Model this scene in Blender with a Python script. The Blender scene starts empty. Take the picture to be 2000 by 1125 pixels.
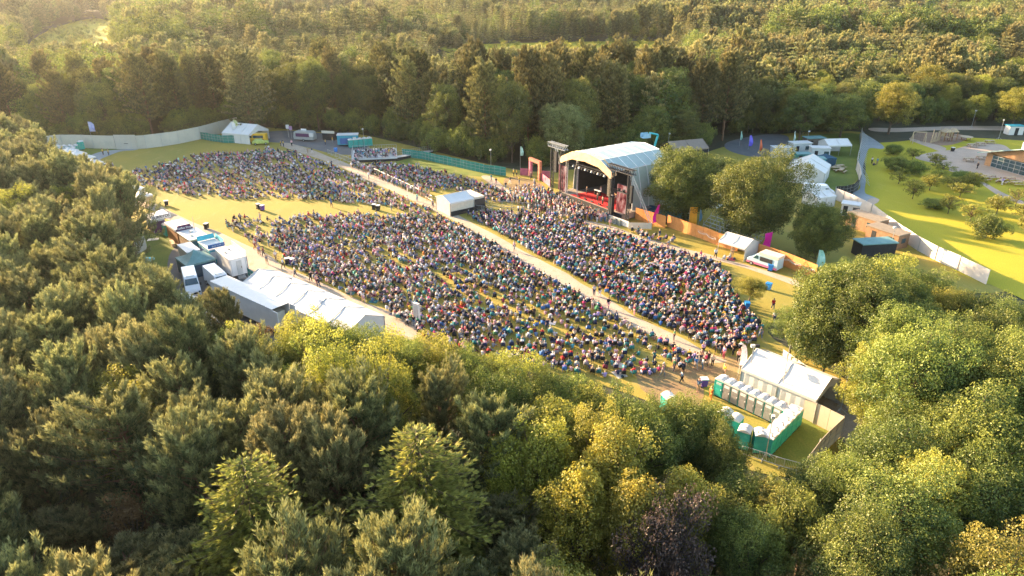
import bpy, math, random
import numpy as np
from mathutils import Vector, Matrix
R = math.radians
random.seed(7); rng = np.random.default_rng(11)
scene = bpy.context.scene
COL = scene.collection
# ------------------------------------------------------------------ camera
CAMZ, PITCH, F = 42.0, R(24.5), 1350.0
def G(px, py, z=0.0):
    """photo pixel (2000x1125) -> point on the horizontal plane at height z"""
    u = (px-1000.0)/F; v = (562.5-py)/F
    dx, dy, dz = u, math.cos(PITCH)+v*math.sin(PITCH), -math.sin(PITCH)+v*math.cos(PITCH)
    t = (z-CAMZ)/dz
    return Vector((dx*t, dy*t, z))
def proj(x, y, z):
    X, Y, Z = x, y, z-CAMZ
    dep = Y*math.cos(PITCH)-Z*math.sin(PITCH)
    up = Y*math.sin(PITCH)+Z*math.cos(PITCH)
    return 1000+F*X/dep, 562.5-F*up/dep
cam_d = bpy.data.cameras.new('camera'); cam = bpy.data.objects.new('camera', cam_d); COL.objects.link(cam)
cam.location = (0, 0, CAMZ); cam.rotation_euler = (math.pi/2-PITCH, 0, 0)
cam_d.sensor_width = 36; cam_d.lens = F/2000*36; cam_d.clip_start = 0.5; cam_d.clip_end = 8000
scene.camera = cam
# ------------------------------------------------------------------ light
SUN_EL = R(14.5); SUN_AZ = R(50.5)      # azimuth measured to the left of the view direction
sd = Vector((-math.sin(SUN_AZ)*math.cos(SUN_EL), math.cos(SUN_AZ)*math.cos(SUN_EL), math.sin(SUN_EL)))
w = bpy.data.worlds.new('World'); scene.world = w; w.use_nodes = True
nt = w.node_tree; nt.nodes.clear()
sky = nt.nodes.new('ShaderNodeTexSky'); sky.sky_type = 'NISHITA'; sky.sun_disc = False
sky.sun_elevation = SUN_EL; sky.sun_rotation = -SUN_AZ; sky.altitude = 100
sky.air_density = 1.0; sky.dust_density = 1.5; sky.ozone_density = 1.0
bg = nt.nodes.new('ShaderNodeBackground'); bg.inputs[1].default_value = 0.115
wo = nt.nodes.new('ShaderNodeOutputWorld')
nt.links.new(sky.outputs[0], bg.inputs[0]); nt.links.new(bg.outputs[0], wo.inputs[0])
sl = bpy.data.lights.new('sun', 'SUN'); sl.energy = 5.0; sl.angle = R(0.6); sl.color = (1.0, 0.71, 0.42)
so = bpy.data.objects.new('sun', sl); COL.objects.link(so)
so.rotation_euler = (-sd).to_track_quat('-Z', 'Y').to_euler()
scene.view_settings.view_transform = 'Standard'; scene.view_settings.look = 'None'
scene.view_settings.exposure = 2.5; scene.view_settings.gamma = 1.0
scene.render.engine = 'CYCLES'
cy = scene.cycles
cy.max_bounces = 6; cy.diffuse_bounces = 2; cy.glossy_bounces = 2; cy.transmission_bounces = 3
cy.transparent_max_bounces = 6; cy.volume_bounces = 0; cy.use_denoising = True
cy.sample_clamp_indirect = 4
# ------------------------------------------------------------------ materials
MATS = {}
def lin(c):
    return tuple((x/12.92 if x <= .04045 else ((x+.055)/1.055)**2.4) for x in c)
def mat(name, col, rough=.6, var=.12, scale=1.5, metal=0., bump=0., coat=0., col2=None, spec=.4, coords='Object'):
    if name in MATS: return MATS[name]
    m = bpy.data.materials.new(name); m.use_nodes = True; n = m.node_tree; b = n.nodes['Principled BSDF']
    tc = n.nodes.new('ShaderNodeTexCoord'); nz = n.nodes.new('ShaderNodeTexNoise')
    nz.inputs['Scale'].default_value = scale; nz.inputs['Detail'].default_value = 5; nz.inputs['Roughness'].default_value = .65
    n.links.new(tc.outputs[coords], nz.inputs['Vector'])
    rp = n.nodes.new('ShaderNodeValToRGB')
    rp.color_ramp.elements[0].position = .32; rp.color_ramp.elements[1].position = .68
    c0 = col2 if col2 else tuple(x*(1-var) for x in col)
    c1 = col if col2 else tuple(min(.9, x*(1+var)) for x in col)
    rp.color_ramp.elements[0].color = (*c0, 1); rp.color_ramp.elements[1].color = (*c1, 1)
    n.links.new(nz.outputs['Fac'], rp.inputs[0]); n.links.new(rp.outputs[0], b.inputs['Base Color'])
    b.inputs['Roughness'].default_value = rough; b.inputs['Metallic'].default_value = metal
    b.inputs['Specular IOR Level'].default_value = spec
    if coat: b.inputs['Coat Weight'].default_value = coat
    if bump:
        bp = n.nodes.new('ShaderNodeBump'); bp.inputs['Strength'].default_value = bump; bp.inputs['Distance'].default_value = .05
        n.links.new(nz.outputs['Fac'], bp.inputs['Height']); n.links.new(bp.outputs[0], b.inputs['Normal'])
    MATS[name] = m; return m
def ground_mat(name, a, b, c, big=.06, mid=.6, fine=7., rough=.95):
    m = bpy.data.materials.new(name); m.use_nodes = True; n = m.node_tree; bs = n.nodes['Principled BSDF']; tc = n.nodes.new('ShaderNodeTexCoord')
    def nz(sc, det=4, st=None):
        q = n.nodes.new('ShaderNodeTexNoise'); q.inputs['Scale'].default_value = sc; q.inputs['Detail'].default_value = det; q.inputs['Roughness'].default_value = .7
        if st:
            mp = n.nodes.new('ShaderNodeMapping'); mp.inputs['Rotation'].default_value = (0, 0, R(50)); mp.inputs['Scale'].default_value = st; n.links.new(tc.outputs['Object'], mp.inputs[0]); n.links.new(mp.outputs[0], q.inputs['Vector'])
        else: n.links.new(tc.outputs['Object'], q.inputs['Vector'])
        return q
    def mix(f, x, y, lo, hi):
        r_ = n.nodes.new('ShaderNodeMapRange'); r_.inputs['From Min'].default_value = lo; r_.inputs['From Max'].default_value = hi; n.links.new(f, r_.inputs['Value'])
        k = n.nodes.new('ShaderNodeMix'); k.data_type = 'RGBA'; n.links.new(r_.outputs[0], k.inputs[0])
        for sk, v in ((6, x), (7, y)):
            if isinstance(v, tuple): k.inputs[sk].default_value = (*v, 1)
            else: n.links.new(v, k.inputs[sk])
        return k.outputs[2]
    f1 = nz(big, 5); f2 = nz(mid, 5, (1, .35, 1)); f3 = nz(fine, 3)
    x = mix(f1.outputs['Fac'], a, b, .38, .62); x = mix(f2.outputs['Fac'], x, c, .55, .78)
    dk = n.nodes.new('ShaderNodeMix'); dk.data_type = 'RGBA'; dk.blend_type = 'MULTIPLY'; dk.inputs[0].default_value = 1; rr = n.nodes.new('ShaderNodeMapRange'); rr.inputs['From Min'].default_value = .3; rr.inputs['From Max'].default_value = .7; rr.inputs['To Min'].default_value = .72; rr.inputs['To Max'].default_value = 1.18
    n.links.new(f3.outputs['Fac'], rr.inputs['Value']); n.links.new(x, dk.inputs[6]); n.links.new(rr.outputs[0], dk.inputs[7]); n.links.new(dk.outputs[2], bs.inputs['Base Color'])
    bp = n.nodes.new('ShaderNodeBump'); bp.inputs['Strength'].default_value = .5; bp.inputs['Distance'].default_value = .06; n.links.new(f3.outputs['Fac'], bp.inputs['Height']); n.links.new(bp.outputs[0], bs.inputs['Normal'])
    bs.inputs['Roughness'].default_value = rough; bs.inputs['Specular IOR Level'].default_value = .2; MATS[name] = m; return m
def objcol_mat(name, rough=.8):
    """cloth whose dye is the object's own colour, with weave mottling"""
    if name in MATS: return MATS[name]
    m = bpy.data.materials.new(name); m.use_nodes = True; n = m.node_tree; b = n.nodes['Principled BSDF']
    oi = n.nodes.new('ShaderNodeObjectInfo'); nz = n.nodes.new('ShaderNodeTexNoise'); nz.inputs['Scale'].default_value = 9
    tc = n.nodes.new('ShaderNodeTexCoord'); n.links.new(tc.outputs['Object'], nz.inputs['Vector'])
    mr = n.nodes.new('ShaderNodeMapRange'); mr.inputs['To Min'].default_value = .7; mr.inputs['To Max'].default_value = 1.2
    mx = n.nodes.new('ShaderNodeMix'); mx.data_type = 'RGBA'; mx.blend_type = 'MULTIPLY'; mx.inputs[0].default_value = 1
    n.links.new(nz.outputs['Fac'], mr.inputs['Value']); n.links.new(oi.outputs['Color'], mx.inputs[6]); n.links.new(mr.outputs[0], mx.inputs[7])
    n.links.new(mx.outputs[2], b.inputs['Base Color']); b.inputs['Roughness'].default_value = rough
    b.inputs['Specular IOR Level'].default_value = .25
    MATS[name] = m; return m
def leaf_mat(name, lo, hi, trans=.35, hue=.03, val=.35):
    """leaves: a per-leaf value runs from old growth in a shade tone to young growth in a sunlit tone, each tree has its own tint"""
    m = bpy.data.materials.new(name); m.use_nodes = True; n = m.node_tree; n.nodes.clear()
    out = n.nodes.new('ShaderNodeOutputMaterial')
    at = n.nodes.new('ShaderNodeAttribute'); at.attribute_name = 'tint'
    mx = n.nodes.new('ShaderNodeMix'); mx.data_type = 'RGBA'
    mx.inputs[6].default_value = (*lo, 1); mx.inputs[7].default_value = (*hi, 1)  # lo carries a shade tone, hi a sunlit tone, both in the colour
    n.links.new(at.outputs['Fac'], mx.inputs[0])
    oi = n.nodes.new('ShaderNodeObjectInfo')
    hs = n.nodes.new('ShaderNodeHueSaturation')
    h = n.nodes.new('ShaderNodeMapRange'); h.inputs['To Min'].default_value = .5-hue; h.inputs['To Max'].default_value = .5+hue*.8
    v = n.nodes.new('ShaderNodeMapRange'); v.inputs['To Min'].default_value = 1-val; v.inputs['To Max'].default_value = 1+val
    ml = n.nodes.new('ShaderNodeMath'); ml.operation = 'MULTIPLY'; ml.inputs[1].default_value = 7.31
    fr = n.nodes.new('ShaderNodeMath'); fr.operation = 'FRACT'
    n.links.new(oi.outputs['Random'], h.inputs['Value']); n.links.new(oi.outputs['Random'], ml.inputs[0])
    n.links.new(ml.outputs[0], fr.inputs[0]); n.links.new(fr.outputs[0], v.inputs['Value'])
    n.links.new(h.outputs[0], hs.inputs['Hue']); n.links.new(v.outputs[0], hs.inputs['Value']); n.links.new(mx.outputs[2], hs.inputs['Color'])
    d = n.nodes.new('ShaderNodeBsdfDiffuse'); t = n.nodes.new('ShaderNodeBsdfTranslucent'); g = n.nodes.new('ShaderNodeBsdfGlossy')
    g.inputs['Roughness'].default_value = .5; g.inputs['Color'].default_value = (.7, .7, .65, 1)
    s1 = n.nodes.new('ShaderNodeMixShader'); s1.inputs[0].default_value = trans
    s2 = n.nodes.new('ShaderNodeMixShader'); s2.inputs[0].default_value = .035
    n.links.new(hs.outputs[0], d.inputs[0]); n.links.new(hs.outputs[0], t.inputs[0])
    n.links.new(d.outputs[0], s1.inputs[1]); n.links.new(t.outputs[0], s1.inputs[2])
    n.links.new(s1.outputs[0], s2.inputs[1]); n.links.new(g.outputs[0], s2.inputs[2]); n.links.new(s2.outputs[0], out.inputs[0])
    MATS[name] = m; return m
# ------------------------------------------------------------------ object helpers
def tag(o, label=None, cat=None, group=None, kind=None):
    if label: o['label'] = label
    if cat: o['category'] = cat
    if group: o['group'] = group
    if kind: o['kind'] = kind
    return o
def thing(name, label, cat, loc=(0, 0, 0), rz=0., group=None):
    o = bpy.data.objects.new(name, None); COL.objects.link(o)
    o.location = loc; o.rotation_euler = (0, 0, rz); o.empty_display_size = .3
    return tag(o, label, cat, group)
def dup(o, loc=None, rz=None, label=None, scale=None, parent=None, group=None):
    c = o.copy(); COL.objects.link(c)
    if parent is not None: c.parent = parent
    if loc is not None: c.location = loc
    if rz is not None: c.rotation_euler = (0, 0, rz)
    if scale is not None: c.scale = scale
    if label: c['label'] = label
    if group: c['group'] = group
    for ch in KIDS.get(o.name, []): dup(ch, parent=c, label=None)
    KIDS[c.name] = [x for x in c_children(c)]
    return c
KIDS = {}
_cc = {}
def c_children(c): return _cc.get(c.name, [])
def _reg(parent, child):
    KIDS.setdefault(parent.name, []).append(child)
def dup(o, loc=None, rz=None, label=None, scale=None, parent=None, group=None, name=None):
    c = o.copy(); COL.objects.link(c)
    if name: c.name = name
    if parent is not None: c.parent = parent; _reg(parent, c)
    if loc is not None: c.location = loc
    if rz is not None: c.rotation_euler = (0, 0, rz)
    if scale is not None: c.scale = scale
    if label: c['label'] = label
    if group: c['group'] = group
    for ch in list(KIDS.get(o.name, [])): dup(ch, parent=c)
    return c
class MB:
    def __init__(s): s.v = []; s.f = []
    def add(s, vs, fs):
        b = len(s.v); s.v += [tuple(v) for v in vs]; s.f += [tuple(i+b for i in f) for f in fs]; return s
    def box(s, x0, x1, y0, y1, z0, z1):
        return s.add([(x0,y0,z0),(x1,y0,z0),(x1,y1,z0),(x0,y1,z0),(x0,y0,z1),(x1,y0,z1),(x1,y1,z1),(x0,y1,z1)],
                     [(0,3,2,1),(4,5,6,7),(0,1,5,4),(1,2,6,5),(2,3,7,6),(3,0,4,7)])
    def tube(s, a, b, r, r2=None, n=6, cap=True):
        a = Vector(a); b = Vector(b); d = (b-a)
        if d.length < 1e-6: return s
        d.normalize(); u = d.orthogonal().normalized(); w_ = d.cross(u); r2 = r if r2 is None else r2
        vs = []
        for p, q in ((a, r), (b, r2)):
            for k in range(n):
                t = 2*math.pi*k/n; vs.append(p+u*(q*math.cos(t))+w_*(q*math.sin(t)))
        fs = [(k, (k+1) % n, n+(k+1) % n, n+k) for k in range(n)]
        if cap: fs += [tuple(range(n))[::-1], tuple(range(n, 2*n))]
        return s.add(vs, fs)
    def path(s, pts, r, n=6):
        for a, b in zip(pts[:-1], pts[1:]): s.tube(a, b, r, n=n)
        return s
    def prism(s, poly, axis, a, b):
        """extrude a 2D polygon along an axis from a to b"""
        n = len(poly)
        def P(p, t):
            return (t, p[0], p[1]) if axis == 'x' else ((p[0], t, p[1]) if axis == 'y' else (p[0], p[1], t))
        vs = [P(p, a) for p in poly]+[P(p, b) for p in poly]
        fs = [(k, (k+1) % n, n+(k+1) % n, n+k) for k in range(n)]+[tuple(range(n))[::-1], tuple(range(n, 2*n))]
        return s.add(vs, fs)
    def ball(s, c, r, n=8, m=5, sz=1.):
        vs = [(c[0], c[1], c[2]-r*sz)]
        for j in range(1, m):
            p = math.pi*j/m-math.pi/2
            for k in range(n):
                t = 2*math.pi*k/n; vs.append((c[0]+r*math.cos(p)*math.cos(t), c[1]+r*math.cos(p)*math.sin(t), c[2]+r*sz*math.sin(p)))
        vs.append((c[0], c[1], c[2]+r*sz)); T = len(vs)-1
        fs = [(0, 1+(k+1) % n, 1+k) for k in range(n)]
        for j in range(m-2):
            o = 1+j*n
            fs += [(o+k, o+(k+1) % n, o+n+(k+1) % n, o+n+k) for k in range(n)]
        o = 1+(m-2)*n
        fs += [(o+k, o+(k+1) % n, T) for k in range(n)]
        return s.add(vs, fs)
    def truss(s, a, b, wd=.4, r=.035, step=.8):
        a = Vector(a); b = Vector(b); d = b-a; L = d.length; d.normalize()
        u = d.orthogonal().normalized()
        if abs(d.z) < .9: u = Vector((0, 0, 1)); u = (u-d*u.dot(d)).normalized()
        w_ = d.cross(u); h = wd/2
        co = [u*h+w_*h, u*h-w_*h, -u*h-w_*h, -u*h+w_*h]
        for c in co: s.tube(a+c, b+c, r, n=4)
        n = max(1, int(L/step))
        for i in range(n):
            p = a+d*(L*i/n); q = a+d*(L*(i+1)/n)
            for k in range(4):
                s.tube(p+co[k], q+co[(k+1) % 4], r*.6, n=3, cap=False); s.tube(p+co[k], p+co[(k+1) % 4], r*.6, n=3, cap=False)
        return s
    def build(s, name, m, parent=None, smooth=False):
        me = bpy.data.meshes.new(name); me.from_pydata(s.v, [], s.f); me.materials.append(m)
        if smooth: me.polygons.foreach_set('use_smooth', [True]*len(me.polygons))
        me.update(); o = bpy.data.objects.new(name, me); COL.objects.link(o)
        if parent is not None: o.parent = parent; _reg(parent, o)
        return o
def smooth_line(pts, n=6, closed=False):
    P = [Vector(p[:2]) for p in pts]; N = len(P); out = []
    rngi = range(N) if closed else range(N-1)
    for i in rngi:
        p0 = P[(i-1) % N] if closed else P[max(0, i-1)]; p1 = P[i]; p2 = P[(i+1) % N]
        p3 = P[(i+2) % N] if closed else P[min(N-1, i+2)]
        for k in range(n):
            t = k/n
            out.append(.5*((2*p1)+(-p0+p2)*t+(2*p0-5*p1+4*p2-p3)*t*t+(-p0+3*p1-3*p2+p3)*t**3))
    if not closed: out.append(P[-1])
    return out
def sheet(name, px, m, z, smooth=True, kind='structure', jit=0.):
    pts = [G(*p) for p in px]
    q = smooth_line(pts, 5, True) if smooth else [Vector(p[:2]) for p in pts]
    if jit: q = [p+Vector((random.uniform(-jit, jit), random.uniform(-jit, jit))) for p in q]
    from mathutils.geometry import tessellate_polygon
    vs = [(p[0], p[1], z) for p in q]; tr = tessellate_polygon([[Vector(v) for v in vs]])
    fs = []
    for t in tr:
        a, b, c = [Vector(vs[i]) for i in t]
        fs.append(t if (b-a).cross(c-a).z > 0 else t[::-1])
    me = bpy.data.meshes.new(name); me.from_pydata(vs, [], fs); me.materials.append(m)
    o = bpy.data.objects.new(name, me); COL.objects.link(o); o['kind'] = kind
    return o
def ribbon(up, lo): return list(up)+list(lo)[::-1]
def inpoly(x, y, poly):
    c = False; n = len(poly); j = n-1
    for i in range(n):
        xi, yi = poly[i][0], poly[i][1]; xj, yj = poly[j][0], poly[j][1]
        if (yi > y) != (yj > y) and x < (xj-xi)*(y-yi)/(yj-yi)+xi: c = not c
        j = i
    return c
def frame(p1, p2, z=0.):
    """two photo pixels at height z -> midpoint on the ground, heading, length"""
    a = G(*p1, z); b = G(*p2, z); d = b-a
    return Vector(((a.x+b.x)/2, (a.y+b.y)/2, 0)), math.atan2(d.y, d.x), d.length

def haze():
    b = MB().box(-3050, 3050, -250, 4050, -1.05, 62)
    m = bpy.data.materials.new('haze_air'); m.use_nodes = True; n = m.node_tree; n.nodes.clear()
    o = n.nodes.new('ShaderNodeOutputMaterial'); v = n.nodes.new('ShaderNodeVolumePrincipled')
    v.inputs['Color'].default_value = (.97, .98, .95, 1); v.inputs['Density'].default_value = .00005; v.inputs['Anisotropy'].default_value = .6
    n.links.new(v.outputs[0], o.inputs['Volume']); h = b.build('haze', m); h['kind'] = 'stuff'; return h
haze()
# ------------------------------------------------------------------ trees
def rhombi(name, C, A, B, tint, m):
    n = len(C); V = np.empty((n, 4, 3), np.float32)
    V[:, 0] = C-A; V[:, 1] = C+B; V[:, 2] = C+A; V[:, 3] = C-B
    me = bpy.data.meshes.new(name)
    me.vertices.add(n*4); me.vertices.foreach_set('co', V.ravel())
    me.loops.add(n*4); me.loops.foreach_set('vertex_index', np.arange(n*4, dtype=np.int32))
    me.polygons.add(n); me.polygons.foreach_set('loop_start', np.arange(0, n*4, 4, dtype=np.int32))
    me.update(calc_edges=True)
    at = me.attributes.new('tint', 'FLOAT', 'FACE'); at.data.foreach_set('value', np.clip(tint, 0, 1).astype(np.float32))
    me.materials.append(m); return me
def unit(a): return a/np.maximum(1e-6, np.linalg.norm(a, axis=-1, keepdims=True))
def rdir(n): return unit(rng.normal(size=(n, 3)))
def tufts(P, D, k, L, wd, spread, tint, up=0.):
    """k needles/leaves springing from every point P along its direction D"""
    n = len(P); P = np.repeat(P, k, 0); D = np.repeat(D, k, 0); t = np.repeat(tint, k, 0)
    d = unit(D+rdir(n*k)*spread+np.array([0, 0, up])); l = L*rng.uniform(.6, 1.15, (n*k, 1))
    A = d*l/2; B = unit(np.cross(d, rdir(n*k)))*wd/2*rng.uniform(.7, 1.3, (n*k, 1))
    return P+A, A, B, t+rng.normal(0, .12, n*k)
BARK = mat('bark', (.11, .075, .05), .9, .35, 3, bump=.6)
BARKP = mat('bark_pine', (.20, .11, .06), .9, .4, 3, bump=.6)
LM = dict(
 pine=leaf_mat('leaves_pine', (.034, .066, .036), (.37, .345, .125), .25, .02, .25),
 dark=leaf_mat('leaves_dark_conifer', (.016, .042, .032), (.31, .26, .08), .2, .02, .25),  # teal lo end is the wood's shade put into the leaf colour
 spruce=leaf_mat('leaves_spruce', (.07, .11, .026), (.47, .44, .08), .3, .015, .2),
 larch=leaf_mat('leaves_larch', (.14, .15, .02), (.56, .50, .065), .4, .02, .15),
 broad=leaf_mat('leaves_broad', (.032, .070, .022), (.285, .31, .05), .35, .02, .28),
 bright=leaf_mat('leaves_bright', (.09, .12, .02), (.46, .42, .065), .45, .02, .2),
 silver=leaf_mat('leaves_willow', (.05, .08, .03), (.30, .31, .10), .3, .02, .2),
 far=leaf_mat('leaves_far_pine', (.036, .062, .028), (.39, .35, .12), .3, .025, .3),  # golden hi end paints the sunlit tops of the far wood
 field=leaf_mat('leaves_field_tree', (.030, .060, .020), (.26, .27, .045), .3, .01, .12),
 back=leaf_mat('leaves_back_wood', (.022, .052, .022), (.29, .29, .05), .3, .03, .35),
 copper=leaf_mat('leaves_copper', (.035, .028, .028), (.12, .075, .06), .3, .02, .2),
 brown=leaf_mat('leaves_rusty', (.10, .06, .02), (.26, .16, .06), .3, .02, .2))
def limbs_mesh(name, segs, m):
    b = MB()
    for a, c, r1, r2 in segs: b.tube(a, c, r1, r2, n=5, cap=False)
    me = bpy.data.meshes.new(name); me.from_pydata(b.v, [], b.f); me.materials.append(m)
    me.polygons.foreach_set('use_smooth', [True]*len(me.polygons)); return me
def pine(h=13., rad=2.6, k=11, seed=0, lm='pine', open_=.35, nb=70, L=.42, wd=.055, flat=.8, bark=None):
    """bushy pine: whorled upswept limbs, each with side shoots that end in upright needle tufts"""
    r = random.Random(seed); segs = [((0, 0, 0), (0, 0, h*.5), .16*h/13, .11*h/13), ((0, 0, h*.5), (r.uniform(-.2, .2), r.uniform(-.2, .2), h*.97), .11*h/13, .03)]
    P = []; D = []; T = []
    lob = [(r.uniform(0, 6.28), r.uniform(.75, 1.2)) for _ in range(5)]
    for i in range(nb):
        s = (i+.5)/nb; z0 = h*(open_+(1-open_)*s**.8)*.97
        prof = (math.sin(math.pi*min(1, (1-s)*.62+.12)))**flat
        az = i*2.399+r.uniform(-.4, .4)
        amp = sum(w_*max(0, math.cos(az-a))**2 for a, w_ in lob)/2.2+.45
        Lb = rad*prof*amp*r.uniform(.75, 1.15)
        rise = .25+.75*s
        p = Vector((0, 0, z0)); d = Vector((math.cos(az), math.sin(az), .1+.5*s)).normalized(); n = 6; pts = [p.copy()]
        for j in range(n):
            p = p+d*(Lb/n); d = (d+Vector((0, 0, .16*rise))+Vector((r.uniform(-.12, .12), r.uniform(-.12, .12), 0))).normalized(); pts.append(p.copy())
        segs.append((tuple(pts[0]), tuple(pts[3]), .045, .025)); segs.append((tuple(pts[3]), tuple(pts[6]), .025, .01))
        for j in range(2, n+1):
            q = pts[j]; side = Vector((-d.y, d.x, 0)).normalized(); m_ = 2 if j < n else 3
            for e in range(m_*2):
                off = side*r.uniform(-1, 1)*Lb*.30*(1.15-j/n*.7)+Vector((0, 0, r.uniform(-.15, .25)))+d*r.uniform(-.2, .25)
                P.append(q+off); dd = (Vector((math.cos(az), math.sin(az), 0))*(.55-.35*s)+Vector((0, 0, .9))+off*.25).normalized()
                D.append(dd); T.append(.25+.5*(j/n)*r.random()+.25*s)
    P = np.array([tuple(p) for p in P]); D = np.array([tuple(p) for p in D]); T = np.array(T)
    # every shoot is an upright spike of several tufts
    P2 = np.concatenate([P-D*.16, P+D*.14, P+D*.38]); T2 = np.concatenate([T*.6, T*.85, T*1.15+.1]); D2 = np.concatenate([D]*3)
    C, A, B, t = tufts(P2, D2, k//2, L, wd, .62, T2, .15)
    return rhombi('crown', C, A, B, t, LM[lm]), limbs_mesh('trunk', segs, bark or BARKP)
def broad(h=14., rad=3.6, seed=0, lm='broad', nc=46, nl=330, leaf=.15, base=.28, cr=1.0, bark=None, squash=1.):
    """broadleaf: trunk forks into limbs, each limb carries leaf clumps of unequal size"""
    r = random.Random(seed); zc = h*(base+(1-base)*.5); hz = h*(1-base)*.5
    segs = [((0, 0, 0), (0, 0, h*base*1.1), .24*h/14, .19*h/14)]
    cl = []
    bumps = [(Vector((r.gauss(0, 1), r.gauss(0, 1), r.gauss(0, .8))).normalized(), r.uniform(.8, 1.28)) for _ in range(9)]
    for i in range(nc):
        t = (i+.5)/nc; cz = 1-1.75*t; az = i*2.399+r.uniform(-.3, .3); cz = cz*1.0 if cz > 0 else cz*1.3; sr = math.sqrt(max(0, 1-cz*cz))
        d = Vector((math.cos(az)*sr, math.sin(az)*sr, cz))
        amp = .72
        for b_, w_ in bumps: amp = max(amp, w_*max(0, d.dot(b_))**3)
        amp *= r.uniform(.82, 1.05)
        c = Vector((d.x*rad*amp, d.y*rad*amp, zc+d.z*hz*amp*squash)); c.z = min(c.z, h-.3)
        cl.append((c, cr*r.uniform(.65, 1.25), d))
        if i % 3 == 0: cl.append((c*.62+Vector((0, 0, zc*.38)), cr*r.uniform(.9, 1.3), d))
        k = Vector((0, 0, h*base+(c.z-h*base)*.35)); mid = k.lerp(c, .5)+Vector((0, 0, .35))
        segs.append((tuple(k), tuple(mid), .09*h/14, .05)); segs.append((tuple(mid), tuple(c), .05, .015))
    segs.append(((0, 0, h*base*1.1), (0, 0, h*.8), .18*h/14, .05))
    Cs = []; Ds = []; Ts = []
    for c, q, d in cl:
        n = int(nl*(q/cr)**2); u = rdir(n); u[:, 2] = u[:, 2]*.8+.12; rr = q*rng.uniform(.35, 1.08, (n, 1))**.6
        # ragged: sub-twigs
        tw = rdir(9)*q*.9; j = rng.integers(0, 9, n); m_ = rng.random(n) < .45
        pos = u*rr; pos[m_] = tw[j[m_]]+rdir(m_.sum())*q*.28
        Cs.append(np.array(tuple(c))+pos); Ds.append(unit(u+np.array([0, 0, .35])))
        Ts.append(np.clip(.25+.3*r.random()+.35*(pos[:, 2]/q)+rng.normal(0, .16, n), 0, 1))  # leaves towards each clump's top take more of the sunlit tone
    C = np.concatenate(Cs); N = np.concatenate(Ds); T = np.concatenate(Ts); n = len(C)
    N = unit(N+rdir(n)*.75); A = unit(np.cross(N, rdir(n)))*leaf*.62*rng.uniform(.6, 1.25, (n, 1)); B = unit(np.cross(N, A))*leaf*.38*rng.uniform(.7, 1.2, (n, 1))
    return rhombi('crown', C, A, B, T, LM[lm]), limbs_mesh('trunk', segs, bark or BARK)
def conifer(h=15., rad=3., seed=0, lm='spruce', levels=24, per=9, k=3, L=.34, wd=.10, droop=.25, ragged=.2, base=.12, dens=1.0, power=.85):
    """spruce or larch: tiers of boughs with flat side sprays and lifted tips"""
    r = random.Random(seed); segs = [((0, 0, 0), (0, 0, h*.6), .2*h/15, .12*h/15), ((0, 0, h*.6), (0, 0, h), .12*h/15, .02)]
    P = []; D = []; T = []
    for i in range(levels):
        s = (i+r.uniform(0, .6))/levels; z = h*(base+(1-base)*s); Lr = rad*(1-s)**power*(1-.25*max(0, .15-s)/.15)+.12
        nb = max(4, int(per*(1-s*.45)))
        for b in range(nb):
            az = b*6.283/nb+i*1.7+r.uniform(-.35, .35); Lb = Lr*r.uniform(1-ragged*1.6, 1+ragged)
            rad_v = Vector((math.cos(az), math.sin(az), 0)); side = Vector((-rad_v.y, rad_v.x, 0)); n = max(4, int(Lb/.26*dens)); last = None
            for j in range(n+1):
                f = j/n; q = rad_v*(Lb*f)+Vector((0, 0, z+Lb*(-droop*math.sin(f*2.3)+.25*droop*f*f+(.10*(s))*f)))
                if j in (0, n//2, n):
                    if last is not None: segs.append((tuple(last), tuple(q), .035*(1-f*.5), .02*(1-f*.7)))
                    last = q
                wv = Lb*.34*(1-f)**.6*min(1, f*3)+.08
                ns = max(1, int(wv*2/.3))
                for e in range(ns):
                    o_ = (r.random()*2-1)*wv
                    P.append(q+side*o_+Vector((0, 0, r.uniform(-.06, .06)-abs(o_)*.18))+rad_v*abs(o_)*.3)
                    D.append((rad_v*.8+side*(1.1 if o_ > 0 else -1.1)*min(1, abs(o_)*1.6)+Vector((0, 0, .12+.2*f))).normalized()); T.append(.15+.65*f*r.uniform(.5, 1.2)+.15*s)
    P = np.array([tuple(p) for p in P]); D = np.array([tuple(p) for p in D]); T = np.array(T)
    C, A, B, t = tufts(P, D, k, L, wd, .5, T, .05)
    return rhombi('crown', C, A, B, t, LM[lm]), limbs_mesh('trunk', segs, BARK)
# ------------------------------------------------------------------ ground
M_FLOOR = mat('forest_floor', (.060, .055, .025), .95, .4, .35, col2=(.030, .035, .014))
M_FIELD = ground_mat('worn_grass', (.35, .26, .047), (.26, .23, .047), (.42, .30, .10))
M_LAWN = ground_mat('lawn', (.42, .35, .026), (.36, .32, .024), (.44, .36, .05))
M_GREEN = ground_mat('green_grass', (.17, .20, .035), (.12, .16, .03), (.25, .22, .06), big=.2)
M_TRACK = ground_mat('track_gravel', (.46, .37, .27), (.39, .31, .22), (.33, .25, .13), big=.3, mid=1.2)
M_TARMAC = mat('grey_tarmac', (.30, .32, .31), .9, .12, .5, col2=(.24, .26, .25))
M_DARKTAR = mat('dark_tarmac', (.10, .105, .105), .9, .2, .4, col2=(.14, .14, .13))
M_PLAZA = ground_mat('plaza_gravel', (.50, .38, .28), (.43, .33, .24), (.44, .33, .22), big=.15)
M_DIRT = ground_mat('bare_dirt', (.25, .16, .085), (.30, .22, .09), (.33, .25, .10), big=.3)
M_BARK = mat('bark_chips', (.32, .20, .12), .95, .25, .8, col2=(.24, .15, .09))
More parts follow.
